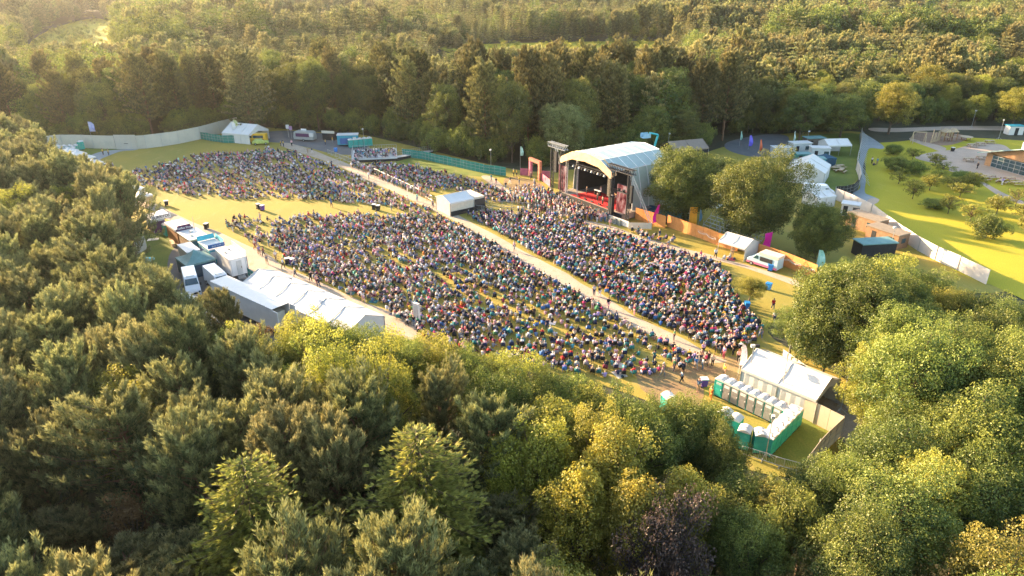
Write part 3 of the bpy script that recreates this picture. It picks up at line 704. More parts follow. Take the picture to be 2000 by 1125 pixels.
# ------------------------------------------------------------------ site materials
WHITE = mat('white_pvc', (.66, .63, .57), .5, .05, 1.2)
WHITEP = mat('white_paint', (.80, .79, .76), .35, .04, 1, coat=.4)
GREYW = mat('grey_white_panel', (.55, .55, .52), .6, .12, .8)
HOARD = mat('hoarding_sheet', (.56, .52, .42), .55, .12, .5, col2=(.48, .45, .37))
HOARDP = mat('hoarding_sheet_pale', (.62, .55, .48), .5, .08, .5)
HOARDT = mat('hoarding_sheet_tan', (.50, .42, .30), .6, .12, .6)
STEEL = mat('galvanised_steel', (.45, .46, .46), .4, .15, 4, metal=.7)
TRUSS = mat('truss_alloy', (.055, .052, .05), .6, .15, 4, metal=.2)
DARK = mat('black_cloth', (.018, .020, .022), .8, .3, 2)
RUBBER = mat('black_rubber', (.02, .02, .02), .8, .2, 5)
GLASS = mat('tinted_glass', (.03, .07, .08), .08, .2, .5, spec=.8, coat=.5)
TEAL = mat('teal_plastic', (.025, .36, .29), .45, .1, 2)
TEALD = mat('teal_scrim', (.03, .21, .17), .8, .2, .6)
GREENS = mat('green_scrim', (.06, .20, .12), .8, .25, .6)
NAVY = mat('navy_cloth', (.02, .07, .11), .8, .2, 1)
GAZ = mat('grey_green_canvas', (.14, .27, .25), .7, .15, 1)
BROWNP = mat('brown_panel', (.17, .13, .10), .5, .25, 2)
DOORG = mat('grey_door', (.24, .22, .21), .4, .1, 2)
TIMBER = mat('orange_timber', (.74, .31, .09), .8, .3, 1.5, col2=(.60, .23, .06))
WOODB = mat('brown_wood', (.28, .13, .05), .7, .35, 2)
WOODP = mat('pale_wood', (.48, .36, .22), .8, .2, 2)
HUT = mat('hut_board', (.26, .15, .08), .8, .2, 2)
HUTROOF = mat('hut_felt', (.24, .19, .13), .9, .15, 2)
PURPLE = mat('purple_board', (.10, .03, .09), .5, .1, 2)
TEALB = mat('blue_teal_paint', (.03, .28, .36), .4, .12, 1.5)
BLUEP = mat('blue_paint', (.03, .12, .30), .4, .12, 1.5)
BLUEB = mat('blue_plastic', (.02, .22, .60), .45, .1, 2)
ORANGE = mat('orange_plastic', (.75, .28, .02), .5, .1, 2)
MAGENTA = mat('magenta_cloth', (.75, .01, .30), .7, .1, 2)
PINK = mat('pink_print', (.50, .14, .20), .7, .45, 1.2, col2=(.28, .07, .12))
PINKO = mat('rust_print', (.42, .14, .08), .7, .3, 2)
GOLDP = mat('golden_print', (.80, .52, .27), .6, .25, .9, col2=(.70, .38, .16))
STAGEROOF = mat('stage_roof_membrane', (.40, .47, .42), .5, .08, .6)
SEAM = mat('roof_seam', (.78, .78, .74), .5, .05, 2)
RED = mat('red_carpet', (.62, .015, .02), .9, .1, 3)
DECK = mat('stage_deck', (.30, .24, .19), .8, .2, 2)
AMB = mat('ambulance_yellow', (.75, .42, .02), .4, .08, 2, coat=.3)
CREAM = mat('cream_paint', (.66, .58, .44), .5, .1, 2)
GREYROOF = mat('green_grey_metal_roof', (.22, .33, .30), .45, .12, .6)
LARCHB = mat('larch_cladding', (.50, .26, .12), .8, .2, 3)
CONC = mat('concrete', (.36, .35, .32), .9, .15, 2)
INK = mat('dark_lettering', (.03, .015, .03), .6, .1, 3)
LETW = mat('white_lettering', (.8, .78, .74), .6, .05, 3)
SKIN = mat('skin', (.50, .28, .19), .6, .08, 20)
def place(o, x, y, hd): o.location = (x, y, o.location.z); o.rotation_euler = (0, 0, R(hd)); return o
def text(name, s, size, m, parent, loc, rot, depth=.02, squeeze=1.):
    cu = bpy.data.curves.new(name, 'FONT'); cu.body = s; cu.size = size; cu.extrude = depth; cu.align_x = 'CENTER'; cu.align_y = 'CENTER'; cu.offset = size*.012
    t = bpy.data.objects.new('tmp', cu); COL.objects.link(t)
    me = bpy.data.meshes.new_from_object(t.evaluated_get(bpy.context.evaluated_depsgraph_get())); bpy.data.objects.remove(t)
    me.materials.clear(); me.materials.append(m); o = bpy.data.objects.new(name, me); COL.objects.link(o); o.parent = parent; _reg(parent, o)
    o.location = loc; o.rotation_euler = rot; o.scale = (squeeze, 1, 1); return o
# ------------------------------------------------------------------ fences
def fence(name, label, pts, h, m, bay=2.4, braces=0, side=1, gap=.03, th=.05, rails=True, group=None, cat='fence', sag=0., solid=True):
    """run of sheet bays on posts; braces run down to the ground on one side"""
    P = [Vector(p[:2]) for p in pts]; o = P[0]
    t = thing(name, label, cat, (o.x, o.y, 0), 0, group); k = 0
    lb = MB()
    for a, b in zip(P[:-1], P[1:]):
        d = b-a; L = d.length; d.normalize(); nrm = Vector((-d.y, d.x))*side; n = max(1, round(L/bay))
        for i in range(n):
            p = a+d*(L*i/n+gap/2)-o; q = a+d*(L*(i+1)/n-gap/2)-o; k += 1
            hh = h+random.uniform(-.05, .05); w = nrm*th; z0 = .03
            vs = [(p.x, p.y, z0), (q.x, q.y, z0), (q.x, q.y, hh-sag*(i % 2)), (p.x, p.y, hh-sag*((i+1) % 2)),
                  (p.x+w.x, p.y+w.y, z0), (q.x+w.x, q.y+w.y, z0), (q.x+w.x, q.y+w.y, hh-sag*(i % 2)), (p.x+w.x, p.y+w.y, hh-sag*((i+1) % 2))]
            MB().add(vs, [(0,1,2,3),(7,6,5,4),(0,4,5,1),(1,5,6,2),(2,6,7,3),(3,7,4,0)]).build('panel', m, t)
            c = (p+q)/2
            if rails:
                e = -nrm*.022
                for z in (h*.36, h*.70): lb.tube((p.x+e.x, p.y+e.y, z), (q.x+e.x, q.y+e.y, z), .022, n=4)
                for x_ in (p, c): lb.tube((x_.x+e.x, x_.y+e.y, z0), (x_.x+e.x, x_.y+e.y, hh-.1), .02, n=4)
            if braces and k % braces == 0:
                MB().tube((p.x-nrm.x*.03, p.y-nrm.y*.03, h*.82), (p.x-nrm.x*2.0, p.y-nrm.y*2.0, .02), .035, n=5).build('brace', STEEL, t)
        q = a-o; MB().tube((q.x+nrm.x*.1, q.y+nrm.y*.1, 0), (q.x+nrm.x*.1, q.y+nrm.y*.1, h+.08), .045, n=6).build('post', STEEL, t)
    if rails: lb.build('rail', STEEL, t)
    return t
def wpx(pts, z=0.): return [G(a, b, z) for a, b in pts]
fence('site_hoarding', 'long pale metal hoarding curving along the far left edge of the field', wpx([(40,296),(80,294),(104,291),(124,289),(164,289),(185,290),(227,291)]), 3.5, HOARD, 2.6, 3, -1)
gt = fence('hoarding_gate', 'taller double gate in the far left hoarding where the grey path enters', wpx([(227.5,291.5),(269,291.5)]), 3.75, HOARD, 2.9, 0, 1, cat='gate')
MB().box(2.4, 3.4, -.12, -.05, 1.5, 1.6).build('latch', TRUSS, gt)
fence('site_hoarding', 'pale metal hoarding rising right of the gate towards the white first aid tent', wpx([(269.5,291),(287,290),(318,286),(350,281),(392,272),(430,261),(466,252)]), 3.5, HOARD, 2.6, 3, -1)
fence('scrim_fence', 'green netting fence in front of the hoarding beside the first aid tent', wpx([(393,272),(415,276),(437,279),(476,280)]), 2.1, TEALD, 2.6, 0, 1, sag=.12)
fence('scrim_fence', 'long teal netting fence behind the far side of the crowd, left of the stage', wpx([(786,306),(825,311),(850,317),(900,328),(912,331),(945,338),(988,344)]), 2.1, TEALD, 3.0, 0, 1, sag=.1)
fence('timber_fence', 'orange plank fence right of the stage, behind the pink flag', wpx([(1240,428),(1270,437),(1299,446)]), 2.3, TIMBER, 1.8, 0, 1, gap=.05, rails=False)
fence('timber_fence', 'orange plank fence left of the small white bar tent', wpx([(1302,443),(1343,458),(1372,468),(1400,479),(1440,492)]), 2.3, TIMBER, 1.8, 0, 1, gap=.05, rails=False)
fence('timber_fence', 'orange plank fence behind the ice cream van ending at the pale green flag', wpx([(1478,501),(1519,516),(1545,526),(1592,545)]), 2.3, TIMBER, 1.8, 0, 1, gap=.05, rails=False)
fence('site_hoarding', 'sunlit pale hoarding curving between the brown huts and the lawn', wpx([(1630,390),(1646,396),(1672,408),(1700,422),(1730,446),(1760,468),(1793,490),(1826,508),(1870,528),(1926,556)]), 2.35, HOARDP, 2.4, 4, -1)
fence('scrim_fence', 'black netting fence turning round the bend of the grey path', wpx([(1630,384),(1638,383),(1652,382),(1666,378),(1675,371),(1679,361)]), 2.1, DARK, 2., 0, 1)
fence('site_hoarding', 'shaded pale hoarding running away beside the grey path with slanted braces', wpx([(1679,361),(1677,345),(1672,332),(1675,312),(1680,290),(1681,265)]), 2.3, HOARDP, 2.4, 1, 1)
fence('site_hoarding', 'short grey hoarding standing at the pine edge left of the green toilet', wpx([(266,499),(288,486)]), 2.35, HOARD, 2.4, 0, 1)
fence('site_hoarding', 'tan hoarding from the entrance marquee to the corner by the toilets', [G(1551,765,2.45), G(1597,787,2.45), G(1650,813,2.45)], 2.45, HOARDT, 1.25, 2, -1)
fence('site_hoarding', 'dark-sided hoarding running from the corner down to the trees by the toilets', [G(1651,813,2.45), G(1624,838,2.45), G(1605,858,2.45), G(1579,893,2.45)], 2.4, HOARDT, 2.4, 0, -1)
fence('site_hoarding', 'cream hoarding rising behind the entrance marquee', [G(1530,682,2.5), G(1548,694,2.5), G(1584,720,2.5)], 2.5, HOARDP, 1.25, 0, 1)
# steel crowd barriers
def barrier():
    t = thing('crowd_barrier', 'x', 'crowd barrier')
    b = MB(); r = .03
    b.path([(-1.15, 0, .15), (-1.15, 0, .98), (-1.05, 0, 1.08), (1.05, 0, 1.08), (1.15, 0, .98), (1.15, 0, .15)], r); b.tube((-1.15, 0, .2), (1.15, 0, .2), r); b.build('frame', STEEL, t)
    v = MB()
    for i in range(1, 16): x = -1.15+2.3*i/16; v.tube((x, 0, .2), (x, 0, 1.08), .012, n=4, cap=False)
    v.build('bars', STEEL, t)
    for s in (-.8, .8): MB().tube((s, -.3, .02), (s, .3, .02), .025).tube((s, 0, .02), (s, 0, .2), .025).build('foot', STEEL, t)
    return t
BAR = barrier(); bar_used = [False]
def barriers(pts, label, group, every=1):
    P = [Vector(p[:2]) for p in pts]
    for a, b in zip(P[:-1], P[1:]):
        d = b-a; n = max(1, round(d.length/2.35))
        for i in range(n):
            c = a+d*((i+.5)/n); hd = math.degrees(math.atan2(d.y, d.x))+random.uniform(-2, 2)
            if bar_used[0]: o = dup(BAR, (c.x, c.y, 0), R(hd))
            else: o = BAR; bar_used[0] = True; place(o, c.x, c.y, hd)
            tag(o, label, 'crowd barrier', group)
barriers(wpx([(560,569),(595,583),(640,602),(700,626)]), 'steel barrier in the line behind the long white marquee', 'barriers beside the gravel track')
barriers(wpx([(1600,772),(1650,798),(1700,818)]), 'steel barrier along the near side of the entrance lane', 'barriers along the entrance lane')
barriers(wpx([(1592,768),(1628,780),(1662,808)]), 'steel barrier along the far side of the entrance lane', 'barriers on the far side of the entrance lane')
barriers(wpx([(1668,812),(1735,818)]), 'steel barrier across the track right of the entrance lane', 'barriers across the right track')
barriers(wpx([(1452,890),(1490,902),(1520,912),(1556,922)]), 'steel barrier at the trees below the green toilets', 'barriers below the toilets')
barriers(wpx([(1445,716),(1470,728)]), 'steel barrier at the field end of the entrance marquee', 'barriers at the marquee mouth')
barriers(wpx([(926,401),(960,402),(1000,404),(1042,407)]), 'steel barrier in the far line of the lane from the control tent to the stage', 'far line of the stage lane barriers')
barriers(wpx([(926,411),(960,414),(1000,416),(1040,418)]), 'steel barrier in the near line of the lane from the control tent to the stage', 'near line of the stage lane barriers')
barriers(wpx([(640,300),(690,320),(742,343),(800,370),(845,393)]), 'steel barrier along the far side of the diagonal path left of the control tent', 'barriers along the diagonal path')
barriers(wpx([(1152,426),(1180,432),(1205,440)]), 'steel barrier between the standing crowd and the path end', 'barriers at the stage corner')
# covered white boards
def board(p1, p2, label, h=1.0, m=WHITE):
    c, a, L = frame(p1, p2); t = thing('banner_board', label, 'banner', c, a)
    MB().box(-L/2, L/2, -.02, .02, .15, h).build('sheet', m, t)
    for x in (-L/2, L/2): MB().tube((x, .05, 0), (x, .05, h+.05), .03).build('post', STEEL, t)
board((537,545),(565,557), 'white banner board on the track, nearest the grey container')
board((592,564),(621,577), 'white banner board beside the people leaning by the track')
board((650,588),(680,601), 'white banner board third along the track')
board((711,614),(731,624), 'short white banner board at the near end of the track')
board((1188,432),(1227,446), 'low white fabric board at the foot of the stage corner', 1.3)
board((1228,448),(1272,449), 'cream slatted board in front of the orange fence start', 1.3, CREAM)
c, a, L = frame((835,640),(822,632)); t = thing('pillar_sign', 'tall white upright sign at the wood edge below the crowd', 'sign', G(815, 632), R(-35))
MB().box(-.45, .45, -.2, .2, 0, 3.0).build('sign_body', WHITE, t); MB().box(-.36, .36, -.23, -.2, .4, 2.7).build('printed_face', GREYW, t)
# ------------------------------------------------------------------ portable toilets
def toilet(body, door, roofm=WHITE):
    t = thing('portable_toilet', 'x', 'portable toilet'); w_ = .55
    b = MB().box(-w_, w_, -w_, w_, .12, 2.05)
    for z in (.7, 1.3): b.box(-w_-.03, w_+.03, -w_+.1, w_+.03, z, z+.08)
    for x in (-w_, w_):
        for y_ in (-w_, w_): b.box(x-.04, x+.04, y_-.04, y_+.04, .1, 2.1)
    b.build('cabin', body, t)
    MB().box(-.56, .56, -.56, .56, 0, .12).build('skid', RUBBER, t)
    n = 8; pr = [(-.62, 2.06)]+[(-.6+1.2*i/n, 2.12+.24*math.sin(math.pi*i/n)) for i in range(n+1)]+[(.62, 2.06)]
    r = MB().prism(pr, 'y', -.62, .62); r.box(-.08, .08, -.1, .1, 2.34, 2.42); r.build('roof', roofm, t)
    MB().tube((.35, .38, 2.2), (.35, .38, 2.55), .05).build('vent_pipe', DOORG, t)
    d = MB().box(-.42, .42, -.63, -.56, .2, 1.98); d.box(-.3, .3, -.645, -.63, .45, 1.05); d.box(-.3, .3, -.645, -.63, 1.15, 1.45); dd = d.build('door', door, t)
    MB().box(.30, .36, -.69, -.64, 1.0, 1.15).build('handle', LETW, dd)
    v = MB()
    for i in range(4): v.box(-.3, .3, -.65, -.63, 1.6+i*.08, 1.64+i*.08)
    v.build('vent', LETW if door is not TEAL else GREYW, dd)
    return t
TT = toilet(TEAL, TEAL); TG = toilet(TEAL, DOORG); used = set()
def put(proto, x, y, hd, label, group=None, z=0., scale=None):
    """first use moves the thing itself, later uses copy it with its parts"""
    if proto.name in used: o = dup(proto, (x, y, z), R(hd))
    else: o = proto; used.add(proto.name); o.location = (x, y, z); o.rotation_euler = (0, 0, R(hd))
    if scale: o.scale = scale
    tag(o, label)
    if group: o['group'] = group
    elif 'group' in o: del o['group']
    return o
a = G(1407, 772); b = G(1519, 826); dr = (b-a); Ln = dr.length; dr.normalize()
ords = ['first', 'second', 'third', 'fourth', 'fifth', 'sixth', 'seventh', 'eighth']
for i in range(8):
    p = a+dr*(i*Ln/7)
    hd = math.degrees(math.atan2(dr.y, dr.x))
    put(TG if i else TT, p.x, p.y, hd if i else hd, ('teal toilet with a teal door heading the long row beside the entrance marquee' if i == 0 else 'toilet with a dark grey door, %s from the head of the long row' % ords[i]))
a = G(1497, 884); b = G(1548, 832)
for i in range(6):
    p = a.lerp(b, i/5); put(TT, p.x, p.y, 226, 'teal toilet seen from behind, %s from the near end of the short row' % ords[i])
for k, (px, py, hd, lb) in enumerate(((1480, 880, 172, 'teal toilet with a rounded white roof at the near corner of the toilet yard'), (1450, 873, 150, 'teal toilet left of the near corner one, half behind leaves'),
        (1432, 850, 140, 'teal toilet half hidden by the trees at the left of the toilet yard'), (1412, 838, 140, 'teal toilet mostly hidden by leaves left of the toilet yard'), (1303, 806, 20, 'single teal toilet whose white roof shows above the trees'))):
    p = G(px, py); put(TT, p.x, p.y, hd, lb)
p = G(329, 460); put(TT, p.x, p.y, 135, 'teal toilet standing on the grass behind the brown coffee stall')
k = 0
for r_ in range(3):
    for c_ in range(4):
        p = G(150-r_*5, 300+r_*4.5)+Vector((-1.25*c_, -.35*c_, 0)); k += 1
        put(TT, p.x, p.y, 10, 'teal toilet with white domed roof in the cluster by the far left hoarding', 'toilets by the far left hoarding')
p = G(160, 292); put(TT, p.x, p.y, 150, 'teal toilet standing alone behind the cluster by the far left hoarding')
p = G(1600, 342); put(TT, p.x, p.y, 20, 'teal toilet right of the white backstage tent beside the van')
p = G(1681-3, 300); p = G(1628, 292); put(TT, p.x, p.y, 20, 'teal toilet beside the small square backstage tent')
p = G(1594, 344)
# ------------------------------------------------------------------ tents
def frame_tent(name, label, x, y, hd, L, W, eave, ridge, roofm=WHITE, wallm=WHITE, sides='nsew', bays=2, cat='marquee', group=None):
    """clear-span tent, long axis along local x; sides: n,s long sides, e,w gables closed"""
    t = thing(name, label, cat, (x, y, 0), R(hd), group); n = 6
    rf = MB(); h = W/2
    for i in range(bays):
        x0 = -L/2+L*i/bays; x1 = -L/2+L*(i+1)/bays
        for s in (-1, 1):
            vs = []; fs = []
            for j in range(n+1):
                f = j/n; z = ridge-(ridge-eave)*f-math.sin(math.pi*f)*.07
                for xx, dz in ((x0+.03, 0), ((x0+x1)/2, -.06), (x1-.03, 0)): vs.append((xx, s*(h+.08)*f, z+dz*math.sin(math.pi*f)))
            for j in range(n):
                for k in range(2):
                    q = (j*3+k, j*3+k+1, j*3+k+4, j*3+k+3); fs.append(q if s < 0 else q[::-1])
            rf.add(vs, fs)
        rf.tube((x0, 0, ridge+.02), (x0, -h-.06, eave+.02), .045, n=5).tube((x0, 0, ridge+.02), (x0, h+.06, eave+.02), .045, n=5)
    rf.tube((L/2, 0, ridge+.02), (L/2, -h-.06, eave+.02), .045, n=5).tube((L/2, 0, ridge+.02), (L/2, h+.06, eave+.02), .045, n=5).tube((-L/2, 0, ridge+.02), (L/2, 0, ridge+.02), .05, n=5)
    rf.box(-L/2, L/2, -h-.11, -h-.08, eave-.28, eave+.02).box(-L/2, L/2, h+.08, h+.11, eave-.28, eave+.02); rf.build('roof', roofm, t)
    for i in range(bays+1):
        for s in (-1, 1): xx = -L/2+L*i/bays; MB().tube((xx, s*h, 0), (xx, s*h, eave), .05).build('leg', STEEL, t)
    for sd_ in sides:
        w_ = MB()
        if sd_ in 'ns':
            s = 1 if sd_ == 'n' else -1; m_ = int(L/.5)
            ys = [s*(h-.03+.03*(i % 2)) for i in range(m_+1)]
            vs = []
            for i in range(m_+1): xx = -L/2+L*i/m_; vs += [(xx, ys[i], .02), (xx, ys[i], eave-.05)]
            w_.add(vs, [(2*i, 2*i+2, 2*i+3, 2*i+1) for i in range(m_)])
            w_.build('side_wall', wallm, t)
        else:
            s = 1 if sd_ == 'e' else -1; xx = s*(L/2-.02)
            w_.add([(xx, -h, .02), (xx, h, .02), (xx, h, eave), (xx, 0, ridge-.03), (xx, -h, eave)], [(0, 1, 2, 3, 4)]); w_.build('gable_wall', wallm, t)
    for sd_ in 'ew':
        if sd_ not in sides:
            s = 1 if sd_ == 'e' else -1; xx = s*(L/2-.02)
            MB().add([(xx, h, eave-.15), (xx, 0, ridge-.03), (xx, -h, eave-.15), (xx, -h*.9, eave-.35), (xx, 0, eave+.3), (xx, h*.9, eave-.35)], [(0, 1, 4, 5), (1, 2, 3, 4)]).build('gable_wall', wallm, t)
    return t
def gazebo(label, x, y, hd, w_=3., d_=3., hh=2.1, top=3.2, m=GAZ, wm=NAVY, walls='nsew', cat='gazebo'):
    t = thing('pop_up_gazebo', label, cat, (x, y, 0), R(hd)); n = 8; vs = []; fs = []
    for j in range(n+1):
        f = j/n; z = hh+(top-hh)*(1-f)**1.7
        for cx, cy_ in ((-1, -1), (1, -1), (1, 1), (-1, 1)): vs.append((cx*w_/2*f, cy_*d_/2*f, z))
    for j in range(n):
        for k in range(4): fs.append((j*4+k, (j+1)*4+k, (j+1)*4+(k+1) % 4, j*4+(k+1) % 4))
    c = MB().add(vs, fs); h1 = w_/2; h2 = d_/2
    c.box(-h1, h1, -h2-.02, -h2, hh-.3, hh).box(-h1, h1, h2, h2+.02, hh-.3, hh).box(-h1-.02, -h1, -h2, h2, hh-.3, hh).box(h1, h1+.02, -h2, h2, hh-.3, hh); c.build('canopy', m, t)
    for sx in (-1, 1):
        for sy in (-1, 1): MB().tube((sx*(h1-.05), sy*(h2-.05), 0), (sx*(h1-.05), sy*(h2-.05), hh), .03).build('leg', STEEL, t)
    for s in walls:
        if s in 'ns': y_ = (h2-.06)*(1 if s == 'n' else -1); b = MB().box(-h1+.08, h1-.08, y_-.01, y_+.01, .02, hh-.3)
        else: x_ = (h1-.06)*(1 if s == 'e' else -1); b = MB().box(x_-.01, x_+.01, -h2+.08, h2-.08, .02, hh-.3)
        b.build('side_wall', wm, t)
    return t
SG = -47.  # heading of the site grid
c1 = G(475, 553, 2.7); dv = Vector((math.cos(R(-39)), math.sin(R(-39)))); pv = Vector((-dv.y, dv.x))
mc = Vector((c1.x, c1.y))+dv*11.5+pv*2.6
frame_tent('bar_marquee', 'long white marquee beside the gravel track, behind the white lorry trailer', mc.x, mc.y, -39, 23, 5.8, 2.7, 4.0, sides='nsew', bays=6)
m2 = G(1540, 735, 2.6); frame_tent('entrance_marquee', 'white entrance marquee with an open end beside the row of toilets', 30.0, 63.9, -47, 8.4, 5.6, 2.7, 4.1, sides='nsw', bays=2)
frame_tent('bar_tent', 'small white open-sided bar tent at the end of the orange fence', G(1440, 497).x, G(1440, 497).y, -48, 4.8, 4.2, 2.3, 3.3, sides='ne', bays=2, cat='tent')
p = G(482, 274); frame_tent('first_aid_tent', 'white tent beside the yellow ambulance at the far corner of the field', p.x, p.y, -20, 9, 8, 2.6, 4.6, sides='nsw', bays=3, cat='tent')
p = G(1575, 350); frame_tent('backstage_tent', 'large white hipped tent backstage, right of the two big trees', p.x, p.y, 60, 9, 8, 2.8, 4.8, bays=2, cat='tent')
p = G(1627, 300); frame_tent('backstage_tent', 'small square white tent on the grass behind the backstage cabins', p.x, p.y, 5, 6.2, 5, 2.7, 3.8, sides='nw', bays=2, cat='tent')
p = G(1597, 400); frame_tent('backstage_tent', 'low white tent beside the parked white van backstage', p.x, p.y, 20, 4.5, 4.0, 2.2, 2.9, bays=2, cat='tent')
p = G(1609, 322); gazebo('dark green gazebo with closed sides backstage', p.x, p.y, 8, 4.0, 3.4, 2.0, 2.8, NAVY, NAVY)
# control tent
p = G(889, 411); t = frame_tent('control_tent', 'white sound control tent where the two paths meet in the crowd', p.x, p.y, 36, 5.4, 5.2, 2.6, 3.5, WHITE, CREAM, sides='nsw', bays=1, cat='tent')
MB().box(2.9, 5.2, -2.5, 2.5, .3, 2.7).build('side_cabin', CREAM, t); MB().box(2.95, 5.3, -2.55, -2.5, .35, 2.3).build('scaffold_net', TRUSS, t); MB().box(-2.5, 5.3, -2.7, -2.56, .02, .9).build('skirt', DARK, t)
p = G(362, 520); gazebo('grey-green pop-up gazebo with navy sides behind the two white vans', -48.5, 98.2, SG, 4.6, 4.4, 2.3, 3.7)
# ------------------------------------------------------------------ vehicles
def wheel(t, x, y, r=.36, w_=.24, m=None):
    o = MB().tube((x, y-w_/2, r), (x, y+w_/2, r), r, n=16).build('wheel', RUBBER, t)
    MB().tube((x, y-w_/2-.01, r), (x, y+w_/2+.01, r), r*.58, n=12).build('rim', m or STEEL, o)
def shaped(profile, W, taper, z0, topz, name, m, t):
    b = MB().prism(profile, 'y', -W/2, W/2)
    b.v = [(x, y*(1-taper*max(0., (z-z0)/(topz-z0))), z) for x, y, z in b.v]
    o = b.build(name, m, t); md_ = o.modifiers.new('bevel', 'BEVEL'); md_.width = .06; md_.segments = 2; md_.limit_method = 'ANGLE'; return o
def panel_van(label, x, y, hd, L=6.6, body=WHITEP, H=2.7, windows=False, name='panel_van', cat='van', cool=True):
    """nose towards +x"""
    t = thing(name, label, cat, (x, y, 0), R(hd)); a = -L/2; f = L/2
    prof = [(a, .38), (a, H-.12), (a+.12, H), (f-2.15, H), (f-1.75, H-.12), (f-1.05, 1.72), (f-.35, 1.38), (f-.08, 1.1), (f, .5), (f-.05, .38)]
    shaped(prof, 1.98, .10, 1.3, H, 'body', body, t)
    def yy(z): return .99*(1-.10*max(0, (z-1.3)/(H-1.3)))
    def quad(pts, nm, m, off=.012):
        b = MB(); b.add(pts, [tuple(range(len(pts)))]); return b.build(nm, m, t)
    x0, z0_, x1, z1 = f-1.70, H-.22, f-1.08, 1.76
    quad([(x0+.03, -yy(z0_)+.14, z0_+.03), (x1+.03, -yy(z1)+.08, z1+.03), (x1+.03, yy(z1)-.08, z1+.03), (x0+.03, yy(z0_)-.14, z0_+.03)], 'windscreen', GLASS)
    for s in (-1, 1):
        e = .02
        quad([(f-2.3, s*(yy(1.5)+e), 1.5), (f-1.15, s*(yy(1.5)+e), 1.5), (f-1.75, s*(yy(2.2)+e), 2.2), (f-2.3, s*(yy(2.2)+e), 2.2)], 'side_window', GLASS)
        if windows: quad([(a+.6, s*(yy(1.5)+e), 1.5), (f-2.6, s*(yy(1.5)+e), 1.5), (f-2.6, s*(yy(2.2)+e), 2.2), (a+.6, s*(yy(2.2)+e), 2.2)], 'side_window', GLASS)
        MB().box(f-1.6, f-1.4, s*1.0-.03*(s < 0)-(.22 if s < 0 else 0), s*1.0+(.25 if s > 0 else 0), 1.45, 1.75).build('mirror', RUBBER, t)
        MB().box(f-.16, f-.02, s*.78-.14, s*.78+.14, .88, 1.12).build('headlight', GLASS, t)
        wheel(t, a+1.25, s*.93); wheel(t, f-1.0, s*.93)
    MB().box(f-.03, f+.03, -.5, .5, .72, .98).build('grille', RUBBER, t); MB().box(f-.1, f+.05, -.92, .92, .36, .56).build('bumper', DOORG, t)
    if cool: MB().box(f-2.5, f-1.95, -.55, .55, H-.02, H+.16).build('cooling_unit', WHITEP, t)
    MB().box(a-.01, a+.0, -.01, .01, .5, H-.2).build('door_seam', DARK, t)
    return t
v1 = G(384, 545); panel_van('white panel van facing the camera, left of the two behind the lorry trailer', -46.4, 91.3, -62)
panel_van('longer white panel van, right of the two behind the lorry trailer', -42.9, 92.2, -50, 7.0)
p = G(1598, 385); panel_van('white van parked backstage behind the low white tent', p.x, p.y, -12, 6.4, cool=False)
p = G(501, 279); panel_van('yellow ambulance parked at the first aid tent', p.x, p.y, 178, 6.0, AMB, 2.6, windows=True, name='ambulance', cat='ambulance', cool=False)
def small_car(label, x, y, hd, body, name='parked_car'):
    t = thing(name, label, 'car', (x, y, 0), R(hd))
    shaped([(-2.1, .35), (-2.12, .9), (-1.8, 1.02), (-1.35, 1.45), (.4, 1.47), (1.1, 1.0), (2.0, .85), (2.12, .6), (2.1, .35)], 1.76, .22, .95, 1.47, 'body', body, t)
    for s in (-1, 1):
        MB().add([(-1.35, s*.80, 1.02), (.95, s*.84, 1.0), (.35, s*.72, 1.4), (-1.2, s*.72, 1.4)], [(0, 1, 2, 3)]).build('side_window', GLASS, t)
        wheel(t, -1.3, s*.82, .31, .2); wheel(t, 1.35, s*.82, .31, .2)
    MB().add([(.45, -.62, 1.46), (1.1, -.74, 1.05), (1.1, .74, 1.05), (.45, .62, 1.46)], [(0, 1, 2, 3)]).build('windscreen', GLASS, t)
    return t
p = G(508, 280); small_car('small yellow and green car parked in front of the ambulance', p.x+.6, p.y-1.2, 15, mat('lime_paint', (.45, .50, .12), .4, .2, 2))
p = G(1552, 322); small_car('dark blue car parked among the backstage cabins', p.x, p.y, 60, BLUEP)
# lorry trailer
tc = ((G(426,544,4.0)+G(548,598,4.0))/2); t = thing('lorry_trailer', 'long white box trailer with open rear doors beside the white marquee', 'trailer', (tc.x, tc.y, 0), R(-38)); L = 14.1
MB().box(-L/2, L/2, -1.27, -1.23, 1.15, 4.0).box(-L/2, L/2, 1.23, 1.27, 1.15, 4.0).box(-L/2, -L/2+.05, -1.23, 1.23, 1.15, 4.0).build('side_panel', WHITEP, t)
MB().box(-L/2-.02, L/2+.02, -1.29, 1.29, 4.0, 4.06).build('roof', WHITE, t)
MB().box(-L/2, L/2, -1.22, 1.22, 1.05, 1.2).build('floor', WOODP, t); MB().box(-L/2+.3, L/2-.2, -.5, .5, .75, 1.04).build('chassis', TRUSS, t)
for i in range(3):
    for s in (-1, 1): wheel(t, L/2-1.6-i*1.3, s*1.0, .5, .35)
for s in (-1, 1):
    MB().box(-L/2+2, -L/2+2.15, s*.7-.08, s*.7+.08, 0, 1.05).build('landing_leg', TRUSS, t)
    MB().box(L/2+.03, L/2+1.2, s*1.30-.03, s*1.30+.03, 1.2, 3.95).build('rear_door', WHITEP, t)
MB().box(L/2-1.6, L/2-.6, -.9, .9, 1.21, 3.0).build('cargo', CREAM, t)
